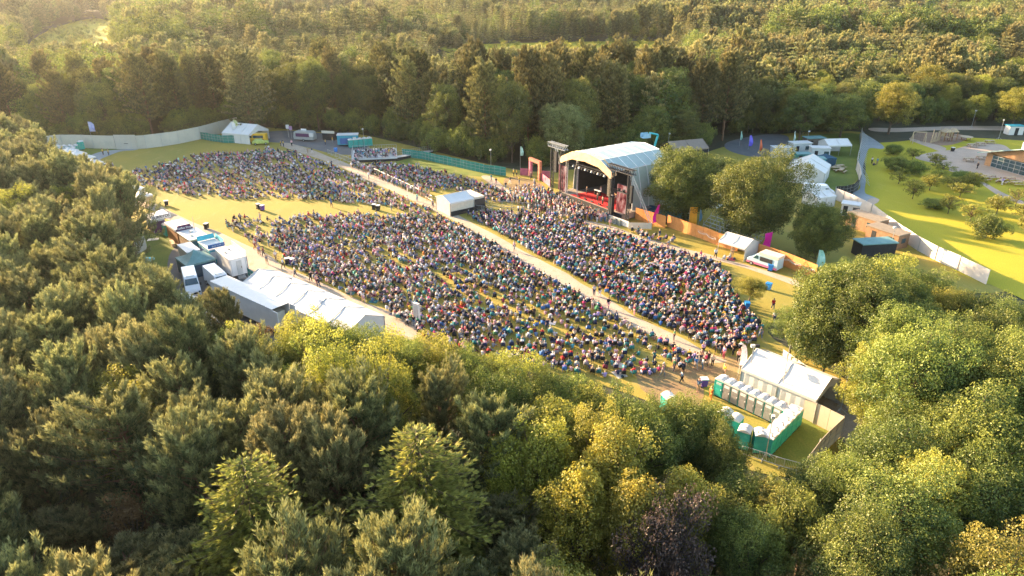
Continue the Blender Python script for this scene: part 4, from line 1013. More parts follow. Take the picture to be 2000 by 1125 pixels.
# white container unit and its screen wall
t = thing('catering_trailer', 'tall white catering trailer with a ribbed end door, right of the two white vans', 'trailer', (-42.9, 98.0, 0), R(-49))
MB().box(-2.9, 2.9, -1.25, 1.25, .55, 3.2).build('body', WHITEP, t); MB().box(-2.95, 2.95, -1.3, 1.3, 3.2, 3.26).build('roof', WHITE, t)
d = MB().box(2.9, 2.96, -.35, .45, .65, 2.85).build('door', GREYW, t); MB().box(2.96, 3.0, .3, .36, 1.6, 1.9).build('handle', TRUSS, d)
for s in (-1.1, 1.1): MB().box(2.9, 2.94, s-.03, s+.03, .6, 3.1).build('corner_strip', GREYW, t)
for x, y_ in ((-1.5, .3), (-.4, -.6)): MB().box(x-.2, x+.2, y_-.15, y_+.15, 3.26, 3.5).tube((x+.4, y_, 3.26), (x+.4, y_, 3.6), .08).build('roof_vent', GREYW, t)
MB().box(-2.9, 2.9, 1.35, 1.4, .3, 4.1).build('screen_wall', WHITE, t)
for s in (-1, 1):
    wheel(t, -.6, s*1.1, .36); wheel(t, .4, s*1.1, .36)
MB().box(3.0, 3.6, -.5, .6, 0, .25).box(3.0, 3.3, -.5, .6, .25, .5).build('step', STEEL, t)
t = thing('food_trailer', 'food trailer with a teal roof flap and blue sides beside the catering trailer', 'food trailer', (-47.6, 102.6, 0), R(-49))
MB().box(-2.5, 2.5, -1.3, 1.3, .5, 2.8).build('body', TEALB, t); MB().box(-2.55, 2.55, -1.35, 1.35, 2.8, 2.9).build('roof', WHITE, t)
MB().add([(-2.5, -1.35, 2.95), (-2.5, 1.35, 2.95), (-2.7, 1.35, 3.7), (-2.7, -1.35, 3.7)], [(0, 1, 2, 3)]).add([(-2.5, 1.35, 2.95), (1.0, 1.35, 2.95), (1.0, 1.6, 3.6), (-2.7, 1.6, 3.7)], [(0, 1, 2, 3)]).build('roof_flap', mat('cyan_board', (.06, .45, .52), .5, .1, 2), t)
MB().box(-2.0, 2.0, -1.34, -1.31, .9, 2.4).build('printed_panel', BLUEP, t); sg_ = MB().box(2.1, 2.2, -1.3, 1.3, 2.95, 3.6).build('sign', BLUEP, t)
text('lettering', 'o ~ ~ ~', .45, LETW, t, (2.22, 0, 3.3), (math.pi/2, 0, math.pi/2))
MB().box(2.5, 2.55, -1.2, 1.2, 1.2, 2.5).build('printed_end', WHITE, t)
for s in (-1, 1): wheel(t, 0, s*1.15, .34)
t = thing('camper_van', 'pale roofed van behind the grey-green gazebo', 'van', (-51.0, 101.8, 0), R(-49)); MB().box(-2.3, 2.3, -1.0, 1.0, .4, 2.6).build('body', GREYW, t); MB().box(-2.35, 2.35, -1.05, 1.05, 2.6, 2.7).build('roof', WHITE, t); MB().box(2.3, 2.33, -.9, .9, 1.5, 2.3).build('windscreen', GLASS, t)
for s in (-1, 1): wheel(t, -1.3, s*.95); wheel(t, 1.4, s*.95)
# generator, tables, odds
t = thing('generator', 'orange generator box between the white van and the lorry trailer', 'generator', (-41.6, 87.6, 0), R(-20)); MB().box(-.7, .7, -.5, .5, .15, 1.35).build('casing', ORANGE, t); MB().box(-.75, .75, -.55, .55, 0, .15).build('skid', TRUSS, t); MB().box(-.3, .3, -.53, -.5, .5, 1.1).build('control_panel', DARK, t)
t = thing('small_trailer', 'small open trailer with a pale lid in front of the left van', 'trailer', (-44.8, 87.0, 0), R(-30))
MB().box(-1.3, 1.3, -.7, -.64, .5, 1.0).box(-1.3, 1.3, .64, .7, .5, 1.0).box(-1.3, -1.24, -.64, .64, .5, 1.0).box(1.24, 1.3, -.64, .64, .5, 1.0).box(-1.3, 1.3, -.7, .7, .42, .5).build('bed', TRUSS, t); MB().add([(-1.7, -.8, 1.2), (0.1, -.8, 1.35), (0.1, .8, 1.35), (-1.7, .8, 1.2)], [(0, 1, 2, 3)]).build('lid', GREYW, t); MB().box(-.2, .8, -.4, .4, .5, .9).build('load', GREYW, t)
for s in (-1, 1): wheel(t, 0, s*.8, .3, .2)
gazebo('small white and blue gazebo half hidden by the pines beside the orange generator', -44.6, 84.6, -25, 2.6, 2.6, 1.9, 2.6, WHITE, TEALB, 's')
t = thing('timber_decking', 'grey boarded decking between the pines and the lorry trailer', 'decking', (-41.2, 82.0, 0), R(-48))
for i in range(12): MB().box(-3+i*.5, -2.56+i*.5, -1.4, 1.4, .1, .2).build('plank', GREYW, t)
t = thing('market_umbrella', 'turquoise umbrella on the grass left of the parked vans', 'umbrella', (*G(292, 530)[:2], 0), 0)
n = 10; MB().add([(0, 0, 2.3)]+[(1.15*math.cos(2*math.pi*i/n), 1.15*math.sin(2*math.pi*i/n), 1.95) for i in range(n)], [(0, 1+i, 1+(i+1) % n) for i in range(n)]).build('canopy', mat('turquoise_cloth', (.10, .55, .60), .7, .1, 2), t); MB().tube((0, 0, 0), (0, 0, 2.3), .03).build('pole', STEEL, t)
# stalls along the gravel track
t = thing('coffee_stall', 'brown timber coffee stall with a purple sign beside the teal toilet', 'food stall', (-57.0, 112.0, 0), R(-47))
MB().box(-2.6, 2.6, -1.3, 1.3, 0, 2.6).build('body', WOODB, t); MB().box(-2.7, 2.6, -1.5, 1.5, 2.6, 2.95).build('roof', WHITE, t)
s_ = MB().add([(2.7, -1.4, 2.6), (2.7, 1.4, 2.6), (2.7, 1.0, 3.5), (2.7, -1.0, 3.5), (2.62, -1.4, 2.6), (2.62, 1.4, 2.6), (2.62, 1.0, 3.5), (2.62, -1.0, 3.5)], [(0,1,2,3),(7,6,5,4),(0,4,5,1),(1,5,6,2),(2,6,7,3),(3,7,4,0)]).build('sign', PURPLE, t)
text('lettering', 'Coffee Shop', .48, LETW, s_, (2.72, 0, 3.0), (math.pi/2, 0, math.pi/2))
MB().box(2.6, 2.64, -.9, .4, 0, 2.1).build('door', DARK, t)
for x, y_, r_ in ((1.4, -1.9, .35), (2.2, -2.1, .3), (.6, -1.8, .4)): MB().box(x-r_, x+r_, y_-.25, y_+.25, 0, .6).build('crate', WOODP, t)
t = thing('burrito_stall', 'open white-roofed stall with a dark BURRITOS sign', 'food stall', (-63.3, 117.6, 0), R(-47))
MB().add([(-1.9, -1.6, 2.5), (1.9, -1.6, 2.5), (1.9, 1.6, 2.9), (-1.9, 1.6, 2.9), (-1.9, -1.6, 2.6), (1.9, -1.6, 2.6), (1.9, 1.6, 3.0), (-1.9, 1.6, 3.0)], [(3,2,1,0),(4,5,6,7),(0,1,5,4),(1,2,6,5),(2,3,7,6),(3,0,4,7)]).build('roof', WHITE, t)
s_ = MB().box(1.95, 2.02, -1.65, 1.65, 2.5, 3.25).build('sign', LETW, t); text('lettering', 'BURRITOS', .7, INK, s_, (2.04, 0, 2.88), (math.pi/2, 0, math.pi/2), squeeze=.9)
MB().box(-1.8, 1.8, -1.45, 1.45, 0, 1.0).build('counter', PURPLE, t); MB().box(-1.8, -1.7, -1.45, 1.45, 1.0, 2.6).build('back_wall', GREYW, t)
for sx in (-1.8, 1.8):
    for sy in (-1.5, 1.5): MB().tube((sx, sy, 0), (sx, sy, 2.6), .04).build('leg', STEEL, t)
t = thing('food_stall', 'cream stall with mural sides between the coffee stall and the food trailer', 'food stall', (-52.9, 107.8, 0), R(-47))
MB().box(-2.6, 2.5, -1.4, 1.4, 0, 2.6).build('body', mat('mural_paint', (.55, .42, .28), .6, .6, 1.6, col2=(.20, .13, .09)), t); MB().box(-2.8, 2.8, -1.6, 1.7, 2.6, 2.72).build('roof', WHITE, t); MB().box(2.5, 2.55, -1.3, 1.3, .3, 2.3).build('printed_end', NAVY, t)
for x, y_ in ((-1, .2), (1, -.5)): MB().box(x-.25, x+.25, y_-.2, y_+.2, 2.72, 3.0).build('roof_vent', GREYW, t)
for k, (px, py, lb) in enumerate(((279, 403, 'white-roofed stall just above the BURRITOS stall, half behind a pine'), (266, 390, 'white stall roof showing above the pines, second above the BURRITOS stall'), (172, 326, 'pale stall roof by the far left path end'), (155, 318, 'pink-white stall roof next to the toilet cluster'), (140, 312, 'small white stall roof among the pines by the toilet cluster'), (186, 336, 'small pale canopy lowest by the far left path'))):
    p = G(px, py); gazebo(lb, p.x, p.y, SG+10, 3.4, 3.2, 2.4, 3.1, WHITE, GREYW, 'ns', cat='stall')
t = thing('picnic_blanket', 'pale square board lying on the grass behind the teal toilet', 'board', (*G(299, 468)[:2], .02), R(20)); MB().box(-.9, .9, -.5, .5, 0, .05).build('sheet', CREAM, t)
t = fence('mesh_fence', 'dark green mesh fence between the catering trailer and the white marquee', [(-39.6, 95.2), (-36.5, 91.5), (-33.6, 90.3)], 2.0, TEALD, 2.4, 0, 1)
# ------------------------------------------------------------------ stage
ang = R(-55)
ST = thing('festival_stage', 'large outdoor stage with a curved pale roof, golden front arch and red floor', 'stage', (16.0, 130.6, 0), ang)
# local frame: x runs along the stage front (camera right), y runs back into the stage
DECKZ = 1.35
MB().box(-9.0, 9.6, -1.5, 9.5, .2, DECKZ).build('deck', DECK, ST)
MB().box(-9.0, 9.6, -1.56, -1.5, .05, DECKZ-.05).build('deck_skirt', DARK, ST)
MB().add([(-5.6, -1.3, DECKZ+.01), (6.6, -1.3, DECKZ+.01), (6.6, 5, DECKZ+.01), (-5.0, 5, DECKZ+.01)], [(0, 1, 2, 3)]).build('carpet', RED, ST)
sec = [(-8.7, 0), (-8.4, 5.0), (-7.2, 8.9), (-3.9, 10.5), (0, 11.0), (3.9, 10.5), (7.2, 8.9), (8.4, 5.0), (8.7, 0)]
def arch(s, k=1.0): return [(x*k, s, z*k) for x, z in sec]
rf = MB(); ys = [-2.4, -.2, 2.0, 4.2, 6.4, 8.6, 10.8, 13.0]
for i in range(len(ys)-1):
    a = arch(ys[i]); b = arch(ys[i+1]); f0, f1 = (2, 6) if i < 2 else (0, 8)
    for j in range(f0, f1): rf.add([a[j], a[j+1], b[j+1], b[j]], [(0, 1, 2, 3)])
rf.build('roof', STAGEROOF, ST)
sm = MB()
for i, y_ in enumerate(ys):
    a = [(x*1.004, y_, z*1.004+.01) for x, _, z in [(p[0], 0, p[2]) for p in arch(0)]]; f0, f1 = (2, 6) if i < 2 else (0, 8)
    for j in range(f0, f1): sm.tube(a[j], a[j+1], .07, n=4)
for j in (2, 3, 5, 6): sm.tube((sec[j][0], ys[0], sec[j][1]+.03), (sec[j][0], ys[-1], sec[j][1]+.03), .05, n=4)
sm.build('roof_seam', SEAM, ST)
# front valance
va = MB(); up = sec[2:7]; fine = []
for j in range(4):
    for k in range(4): f = k/4; fine.append((up[j][0]*(1-f)+up[j+1][0]*f, up[j][1]*(1-f)+up[j+1][1]*f))
fine.append(up[-1]); fine = [(-7.5, 8.2)]+fine+[(7.5, 8.2)]; n = len(fine)
vs = []
for i, (x, z) in enumerate(fine):
    dn = 1.25+.25*math.cos(math.pi*(i/(n-1)-.5)*2) if 0 < i < n-1 else .35
    vs += [(x*1.01, -2.55, z*1.01+.08), (x*.97, -2.7, z-dn)]
va.add(vs, [(2*i, 2*i+2, 2*i+3, 2*i+1) for i in range(n-1)])
va.add([(x, y_+1.1, z) if k % 2 == 0 else (x, y_+.2, z) for k, (x, y_, z) in enumerate(vs)], [(2*i, 2*i+1, 2*i+3, 2*i+2) for i in range(n-1)])
va.build('valance', GOLDP, ST)
MB().prism([(-8.0, DECKZ), (8.0, DECKZ), (8.0, 4.8), (6.6, 8.6), (-6.6, 8.6), (-8.0, 4.8)], 'y', 9.3, 9.36).build('backdrop', DARK, ST)
for s, x in ((-1, -7.2), (1, 6.9)): MB().box(x-.03, x+.03, 1.8, 9.3, DECKZ, 8.2).build('side_drape', DARK, ST)
MB().add([(-6.4, 9.3, 8.5), (6.4, 9.3, 8.5), (6.4, .6, 9.0), (-6.4, .6, 9.0)], [(0, 1, 2, 3)]).build('ceiling_drape', DARK, ST)
lt = MB().truss((-6.0, -1.9, 8.2), (6.2, -1.9, 8.2), .4, .04).build('lighting_truss', TRUSS, ST)
for i in range(12):
    x = -5+i*.9; MB().tube((x, -1.9, 8.0), (x, -2.1, 7.5), .16, .22, n=8).build('spotlight', GREYW if i % 2 else DARK, lt)
MB().truss((-6, -.4, 9.2), (6, -.4, 9.2), .35, .035).build('lighting_truss', TRUSS, ST)
MB().truss((-7.0, -1.2, DECKZ), (-7.0, -1.2, 9.0), .4, .04).build('corner_tower', GREYW, ST)
MB().truss((-4.6, -.4, DECKZ), (-4.6, -.4, 9.0), .22, .03).build('corner_tower', GREYW, ST)
# pit barrier wall
pb = MB().box(-10.8, 11.5, -3.4, -3.3, 0, 1.15)
for i in range(23): pb.box(-10.8+i, -10.74+i, -3.46, -3.4, 0, 1.2)
t = thing('pit_barrier', 'grey walled barrier between the standing crowd and the stage front', 'barrier', ST.location, ang)
pb.build('panel', mat('grey_green_panel', (.20, .22, .19), .6, .15, 1), t)
# screens
def screen_mat():
    m = bpy.data.materials.new('lit_screen'); m.use_nodes = True; n_ = m.node_tree; n_.nodes.clear(); out = n_.nodes.new('ShaderNodeOutputMaterial'); em = n_.nodes.new('ShaderNodeEmission')
    tc = n_.nodes.new('ShaderNodeTexCoord'); nz = n_.nodes.new('ShaderNodeTexNoise'); nz.inputs['Scale'].default_value = .9; nz.inputs['Detail'].default_value = 4; mp = n_.nodes.new('ShaderNodeMapping'); mp.inputs['Scale'].default_value = (1.6, 1.6, .6)
    rp = n_.nodes.new('ShaderNodeValToRGB'); e = rp.color_ramp.elements; e[0].position = .36; e[0].color = (.14, .02, .03, 1); e[1].position = .62; e[1].color = (.85, .50, .42, 1); k = e.new(.48); k.color = (.50, .14, .12, 1)
    n_.links.new(tc.outputs['Object'], mp.inputs[0]); n_.links.new(mp.outputs[0], nz.inputs['Vector']); n_.links.new(nz.outputs['Fac'], rp.inputs[0]); n_.links.new(rp.outputs[0], em.inputs[0]); em.inputs[1].default_value = .16
    n_.links.new(em.outputs[0], out.inputs[0]); return m
SCR = screen_mat()
for nm, x, y_, lb in (('r', 8.7, -1.0, 'tall lit video screen at the right side of the stage'), ('l', -8.6, -1.0, 'tall lit video screen at the left side of the stage')):
    q = ST.matrix_basis @ Vector((x, y_, 0)) if False else Matrix.Rotation(ang, 4, 'Z') @ Vector((x, y_, 0)); t = thing('video_screen', lb, 'screen', (ST.location.x+q.x, ST.location.y+q.y, DECKZ), ang)
    MB().box(-1.25, 1.25, .0, .12, .1, 5.3).build('panel', SCR, t); MB().box(-1.35, 1.35, .121, .3, 0, 5.4).build('frame', DARK, t)
def loc(x, y_, z=0):
    q = Matrix.Rotation(ang, 4, 'Z') @ Vector((x, y_, 0)); return (ST.location.x+q.x, ST.location.y+q.y, z)
t = thing('speaker_tower', 'tall truss gantry with hanging speakers at the right of the stage', 'speaker tower', loc(7.6, -2.0), ang)
for x in (-.4, 3.9): MB().truss((x, 0, 0), (x, 0, 9.6), .55, .075).build('leg', TRUSS, t)
MB().truss((-1.6, 0, 9.9), (5.0, 0, 9.9), .85, .09, .6).build('top_truss', TRUSS, t)
MB().truss((4.2, .2, 9.2), (6.6, 3.6, .2), .4, .045).build('back_stay', GREYW, t)
sp = MB(); [sp.box(-1.3, -.6, -.45, .1, 7.9-i*.36, 8.2-i*.36) for i in range(11)]; sp.build('line_array', mat('speaker_grille', (.10, .085, .06), .7, .3, 5), t)
MB().box(4.5, 5.0, -.35, .1, 4.4, 7.6).build('line_array', DARK, t); MB().box(-.9, .1, -.4, .3, 0, 4.3).build('speaker_stack', DARK, t)
for x in (1.2, 2.4): MB().tube((x, .2, 5.8), (x, .2, 6.2), .25, .32, n=8).build('follow_light', DARK, t)
MB().box(.6, 3.2, .0, .5, 5.6, 5.75).build('light_shelf', TRUSS, t)
t = thing('speaker_tower', 'tall truss gantry at the left of the stage against the dark trees', 'speaker tower', loc(-10.2, -1.2), ang)
for x in (-1.6, 1.6): MB().truss((x, 0, 0), (x, 0, 10.2), .55, .075).build('leg', TRUSS, t)
MB().truss((-2.6, 0, 10.4), (2.8, 0, 10.4), .85, .09, .6).build('top_truss', STEEL, t); MB().truss((-1, .3, 10), (-2.2, 4.5, .2), .4, .045).build('back_stay', GREYW, t); MB().box(-.5, .3, -.45, .1, 5.0, 9.2).build('line_array', DARK, t)
# stage gear
def gear(name, lb, cat, x, y_, z=DECKZ+.02, rz=0): return thing(name, lb, cat, loc(x, y_, z), ang+rz)
t = gear('drum_kit', 'white and chrome drum kit at the back of the red stage floor', 'drum kit', 1.6, 3.4)
MB().tube((0, -.3, .4), (0, .1, .4), .38, n=14).build('bass_drum', WHITEP, t)
for x, y_, z, r_ in ((-.45, .1, .8, .2), (.1, -.05, .85, .18), (.65, .25, .65, .24), (-.7, .5, .6, .2)): MB().tube((x, y_, z-.15), (x, y_, z+.15), r_, n=12).build('drum', WHITEP, t)
for x, y_, z in ((-.9, .1, 1.2), (.9, .0, 1.25), (.4, .5, 1.1)): MB().tube((x, y_, z), (x, y_, z+.03), .3, .05, n=12).tube((x, y_, 0), (x, y_, z), .02).build('cymbal', GOLDP, t)
t = gear('keyboard', 'keyboards on a white stand at the left back of the stage floor', 'keyboard', -2.2, 3.0); MB().box(-.9, .9, -.2, .2, .9, 1.05).build('keys', WHITEP, t); MB().box(-.7, -.6, -.3, .3, 0, .9).box(.6, .7, -.3, .3, 0, .9).build('stand', TRUSS, t)
for k, (x, y_) in enumerate(((-.4, 4.6), (4.0, 4.6), (5.4, 4.3))):
    t = gear('guitar_amplifier', 'black amplifier cabinet at the back of the stage, %s from the left' % ords[k], 'amplifier', x, y_); MB().box(-.4, .4, -.2, .2, 0, 1.1).build('cabinet', DARK, t); MB().box(-.34, .34, -.22, -.2, .1, .8).build('grille', TRUSS, t)
t = gear('riser', 'grey screen panel standing at the back right of the stage', 'panel', 4.6, 6.0); MB().box(-2.0, 2.0, -.05, .05, .1, 2.1).build('panel', GREYW, t); MB().box(-1.8, -1.7, 0, .6, 0, .1).box(1.7, 1.8, 0, .6, 0, .1).build('foot', TRUSS, t)
for k, x in enumerate((-3.5, -1.4, .6, 2.8, 5.2)):
    t = gear('floor_monitor', 'black floor speaker along the stage front, %s from the left' % ords[k], 'speaker', x, -.9); MB().add([(-.32, -.2, 0), (.32, -.2, 0), (.32, .3, 0), (-.32, .3, 0), (-.32, -.2, .4), (.32, -.2, .4)], [(3, 2, 1, 0), (0, 1, 5, 4), (5, 2, 3, 4), (1, 2, 5), (0, 4, 3)]).build('wedge', DARK, t)
# lift
t = thing('boom_lift', 'teal boom lift whose basket rises above the back of the stage roof', 'boom lift', (31.0, 152.0, 0), R(200))
MB().box(-1.4, 1.4, -1.0, 1.0, .5, 1.4).build('chassis', TEALB, t); TB = mat('teal_paint', (.02, .42, .42), .4, .1, 2)
for x in (-1, 1):
    for s in (-1, 1): wheel(t, x, s*.95, .5, .35)
MB().box(-.25, .25, -.25, .25, 1.4, 5.0).add([], []).tube((0, 0, 4.8), (-1.2, 0, 9.6), .28, .24, n=6).tube((-1.2, 0, 9.6), (1.0, 0, 10.2), .22, .18, n=6).build('boom', TB, t)
MB().box(1.0, 2.8, -.7, .7, 9.2, 9.3).box(1.0, 2.8, -.7, -.64, 9.3, 10.2).box(1.0, 2.8, .64, .7, 9.3, 10.2).build('basket', mat('pale_blue_paint', (.30, .50, .60), .5, .2, 2), t)
# entrance arch and pink banners
c, a, L = frame((1036, 344), (1054, 352)); t = thing('entry_arch', 'rusty pink square archway on the dirt path left of the stage', 'archway', c, a)
MB().box(-L/2-.3, -L/2+.35, -.3, .3, 0, 3.6).build('post', PINK, t); MB().box(L/2-.35, L/2+.3, -.3, .3, 0, 3.6).build('post', PINKO, t); MB().box(-L/2-.3, L/2+.3, -.32, .32, 3.6, 4.3).build('beam', PINKO, t)
for p1, p2, lb in (((1016, 343), (1031, 344), 'pink printed banner left of the entry arch'), ((1057, 352), (1074, 366), 'pink printed banner sloping from the arch to the stage'), ((1058, 348), (1074, 349), 'pink printed banner behind the right of the arch')):
    c, a, L = frame(p1, p2); t = thing('printed_banner', lb, 'banner', c, a); MB().box(-L/2, L/2, -.03, .03, .1, 1.7).build('cloth', PINK, t); MB().tube((-L/2, .06, 0), (-L/2, .06, 1.75), .03).tube((L/2, .06, 0), (L/2, .06, 1.75), .03).build('post', STEEL, t)
# ------------------------------------------------------------------ flags, masts, signs
def flag(px, py, H, w_, h, m, label, style='feather', hd=20, lean=.0, cat='flag'):
    p = G(px, py); t = thing('flag', label, cat, (p.x, p.y, 0), R(hd)); MB().tube((0, 0, 0), (lean*H, 0, H), .035, .02).build('pole', STEEL, t)
    b = MB(); n = 10; vs = []
    for i in range(n+1):
        f = i/n; z = H-.05-h*f; wv = .12*math.sin(f*7); ww = w_*(1 if style != 'feather' else (.5+.5*math.sin(min(1, f*2.5)*math.pi/2)))
        vs += [(lean*z, .04, z), (lean*z+ww*.5, .04+wv, z-.05), (lean*z+ww, .04+wv*1.6, z-.1)]
    for i in range(n): b.add([], []); 
    b.add(vs, [(3*i+k, 3*i+k+3, 3*i+k+4, 3*i+k+1) for i in range(n) for k in range(2)]); b.build('cloth', m, t); return t
flag(183, 286, 6.6, 1.3, 2.6, mat('blue_white_cloth', (.18, .22, .55), .7, .5, 1.2, col2=(.55, .58, .65)), 'blue and white feather flag behind the far left hoarding')
flag(462, 275, 5.8, 1.0, 2.2, mat('yellow_white_cloth', (.55, .55, .25), .7, .3, 1.2), 'pale yellow flag at the first aid tent')
flag(458, 277, 5.6, .9, 2.2, WHITE, 'white and blue flag left of the pale yellow one at the first aid tent')
flag(1281, 440, 4.0, .9, 3.3, MAGENTA, 'slanting magenta feather flag in front of the orange fence near the stage', hd=200, lean=-.12)
flag(1343, 452, 4.6, 1.4, 3.9, mat('orange_cloth', (.85, .35, .02), .7, .1, 2), 'broad orange banner flag on the timber fence', 'sq', hd=0)
flag(1500, 500, 4.2, 1.5, 3.6, MAGENTA, 'large magenta flag behind the ice cream van', 'sq', hd=200, lean=-.04)
flag(1592, 530, 3.6, 1.3, 2.9, mat('mint_cloth', (.50, .70, .58), .7, .4, 1.2, col2=(.15, .45, .36)), 'pale green and white flag at the end of the timber fence', hd=10)
flag(1402, 462, 2.8, .45, 2.4, WHITE, 'narrow white feather flag above the scaffold behind the timber fence')
flag(1364, 442, 3.6, .5, 2.6, mat('blue_cloth', (.15, .32, .50), .7, .3, 2), 'narrow blue and white flag beside the two big trees')
flag(1461, 292, 3.8, 1.2, 2.9, mat('violet_cloth', (.15, .12, .60), .7, .1, 2), 'violet flag behind the two big trees backstage')
flag(1482, 298, 3.4, .8, 3.0, mat('vermilion_cloth', (.75, .15, .05), .7, .1, 2), 'vermilion feather flag right of the violet one backstage')
flag(1444, 285, 4.0, .6, 2.4, mat('pale_green_cloth', (.25, .42, .32), .7, .1, 2), 'pale green flag left of the violet one backstage')
flag(1547, 290, 4.6, .5, 2.6, mat('green_white_cloth', (.5, .6, .5), .7, .3, 2), 'green and white flag beside the backstage cabins')
flag(1440, 741, 4.6, .7, 2.7, mat('lilac_white_cloth', (.62, .58, .66), .7, .2, 1.5), 'white and lilac feather flag above the row of toilets', hd=0)
flag(1016, 330, 5.4, .8, 2.2, mat('mint_cloth2', (.35, .55, .45), .7, .3, 1.2), 'pale green flag in the shade left of the entry arch')
def mast(px, py, H, label, lamp=True, cat='lamp post', heads=1):
    p = G(px, py); t = thing('lamp_mast', label, cat, (p.x, p.y, 0), random.uniform(0, 3)); MB().tube((0, 0, 0), (0, 0, H), .05, .035).build('pole', STEEL, t)
    MB().tube((0, 0, .6), (.7, .4, .02), .025).tube((0, 0, .6), (-.7, .4, .02), .025).tube((0, 0, .6), (0, -.8, .02), .025).build('tripod_leg', STEEL, t)
    for k in range(heads if lamp else 0): MB().box(-.3+k*.5, .1+k*.5, -.15, .15, H-.05, H+.25).build('lamp', DARK if k else GREYW, t)
    return t
for px, py, H, lb, hd in ((1459, 757, 5.2, 'thin lamp mast with two heads left of the entrance marquee', 2), (1521, 792, 7.4, 'tall reddish mast standing through the entrance marquee side', 0), (1640, 806, 6.2, 'thin bare mast by the tan hoarding corner', 0), (1495, 893, 4.6, 'lamp mast standing at the near corner of the toilet yard', 1),
        (579, 612, 5.2, 'thin lamp mast at the open end of the lorry trailer', 1), (388, 486, 5.6, 'tall thin mast between the stalls behind the gazebo', 0), (712, 290, 5.0, 'lamp post beside the viewing platform', 1), (959, 335, 5.0, 'lamp post behind the teal netting fence', 1), (1303, 305, 5.6, 'lamp post behind the stage right corner', 1),
        (1473, 478, 3.6, 'short lamp post behind the bar tent', 1), (1574, 290, 4.4, 'lamp post between the backstage cabins', 1), (1737, 492, 4.2, 'lamp post among the brown huts', 1), (1950, 272, 5.2, 'street lamp by the timber building', 1), (1897, 250, 5.0, 'street lamp at the road behind the playground', 1)):
    mast(px, py, H, lb, hd > 0, heads=max(1, hd))
for px, py, lb, m in ((564, 268, 'white board sign on a post behind the dark yard', WHITE), (570, 271, 'red and blue board sign on a post behind the dark yard', mat('red_blue_print', (.55, .12, .15), .6, .5, 1, col2=(.1, .3, .5)))):
    p = G(px, py); t = thing('post_sign', lb, 'sign', (p.x, p.y, 0), 0); MB().tube((0, 0, 0), (0, 0, 2.6), .05).build('post', STEEL, t); MB().box(-.45, .45, -.08, -.02, 2.4, 3.5).build('board', m, t)
# ------------------------------------------------------------------ far left yard
p = G(597, 275); t = thing('food_trailer', 'silver rounded food trailer with an open serving hatch in the dark yard', 'food trailer', (p.x, p.y, 0), R(-14))
shaped([(-2.9, .5), (-3.0, 1.2), (-2.8, 2.4), (-2.3, 2.75), (2.3, 2.75), (2.8, 2.4), (3.0, 1.2), (2.9, .5)], 2.2, .1, 1, 2.75, 'body', mat('silver_paint', (.40, .42, .40), .35, .1, 2, metal=.4), t)
MB().box(-2.2, 2.0, -1.14, -1.10, 1.3, 2.2).build('hatch', PURPLE, t); MB().box(-1.0, .6, -.1, 0, 2.85, 3.3).build('sign', LETW, t); MB().box(2.0, 3.2, -1.4, -.9, 1.5, 2.4).build('menu_board', WHITE, t)
for s in (-1, 1): wheel(t, 0, s*1.0)
p = G(642, 274); t = thing('stall_sign', 'long slanting pale sign board between the silver trailer and the teal cabin', 'sign', (p.x, p.y, 0), R(-12)); MB().box(-1.9, 1.9, -.05, .05, 1.9, 2.6).build('board', CREAM, t); MB().box(-1.8, 1.8, .06, 2, 0, 1.9).build('counter', DARK, t)
p = G(681, 284); t = thing('toilet_cabin', 'teal and white cabin on wheels beside the viewing platform', 'cabin', (p.x, p.y, 0), R(6))
MB().box(-2.7, 2.7, -1.2, 1.2, .4, 2.9).build('body', TEALB, t); MB().box(-2.8, 2.8, -1.25, 1.25, 2.9, 3.1).build('roof', GREYW, t); MB().box(-2.0, 1.0, -1.23, -1.2, .7, 2.2).build('printed_panel', BLUEP, t); MB().box(1.4, 2.3, -1.23, -1.2, 1.3, 2.5).build('window', CREAM, t)
for k in range(5):
    q = p+Vector((1.2+k*1.15, -2.6+k*.55, 0)); put(TT, q.x, q.y, 205, 'teal toilet with white roof in the slanting row in front of the teal cabin', 'toilets in front of the teal cabin')
# viewing platform
p = G(748, 306); t = thing('viewing_platform', 'raised railed viewing platform with a long ramp behind the crowd', 'platform', (p.x, p.y, 0), R(10))
MB().box(-7.5, 3.5, -5, 5, .6, .8).build('deck', GREYW, t); MB().box(-7.5, 3.5, -5.02, -5, 0, .6).build('skirt', DARK, t); MB().box(-7.4, 3.4, 4.9, 5, 0, .6).build('skirt', DARK, t)
MB().add([(3.5, -5, .8), (13.5, 3, .2), (13.5, 5, .2), (3.5, -3, .8)], [(0, 1, 2, 3)]).build('ramp', GREYW, t); MB().add([(3.5, -5.02, 0), (13.5, 2.98, 0), (13.5, 2.98, .2), (3.5, -5.02, .8)], [(0, 1, 2, 3)]).build('ramp_side', DARK, t)
def railing(pts, z0s, parent):
    b = MB()
    for (a, b_), za, zb in zip(zip(pts[:-1], pts[1:]), z0s[:-1], z0s[1:]):
        a = Vector(a); b2 = Vector(b_); L = (b2-a).length; n = max(1, int(L/.6))
        b.tube((a.x, a.y, za+1.1), (b2.x, b2.y, zb+1.1), .035, n=4).tube((a.x, a.y, za+.15), (b2.x, b2.y, zb+.15), .025, n=4)
        for i in range(n+1): q = a.lerp(b2, i/n); z = za+(zb-za)*i/n; b.tube((q.x, q.y, z), (q.x, q.y, z+1.1), .02 if i % 3 else .035, n=4, cap=False)
    b.build('railing', STEEL, parent)
railing([(-7.5, -5), (3.5, -5)], [.8, .8], t); railing([(3.5, -5), (13.5, 3)], [.8, .2], t); railing([(3.5, -3), (13.5, 5)], [.8, .2], t); railing([(-7.5, 5), (3.5, 5), (3.5, -3)], [.8]*3, t); railing([(-7.5, -5), (-7.5, 5)], [.8, .8], t); railing([(-12, -6), (-7.5, -5)], [.1, .8], t)
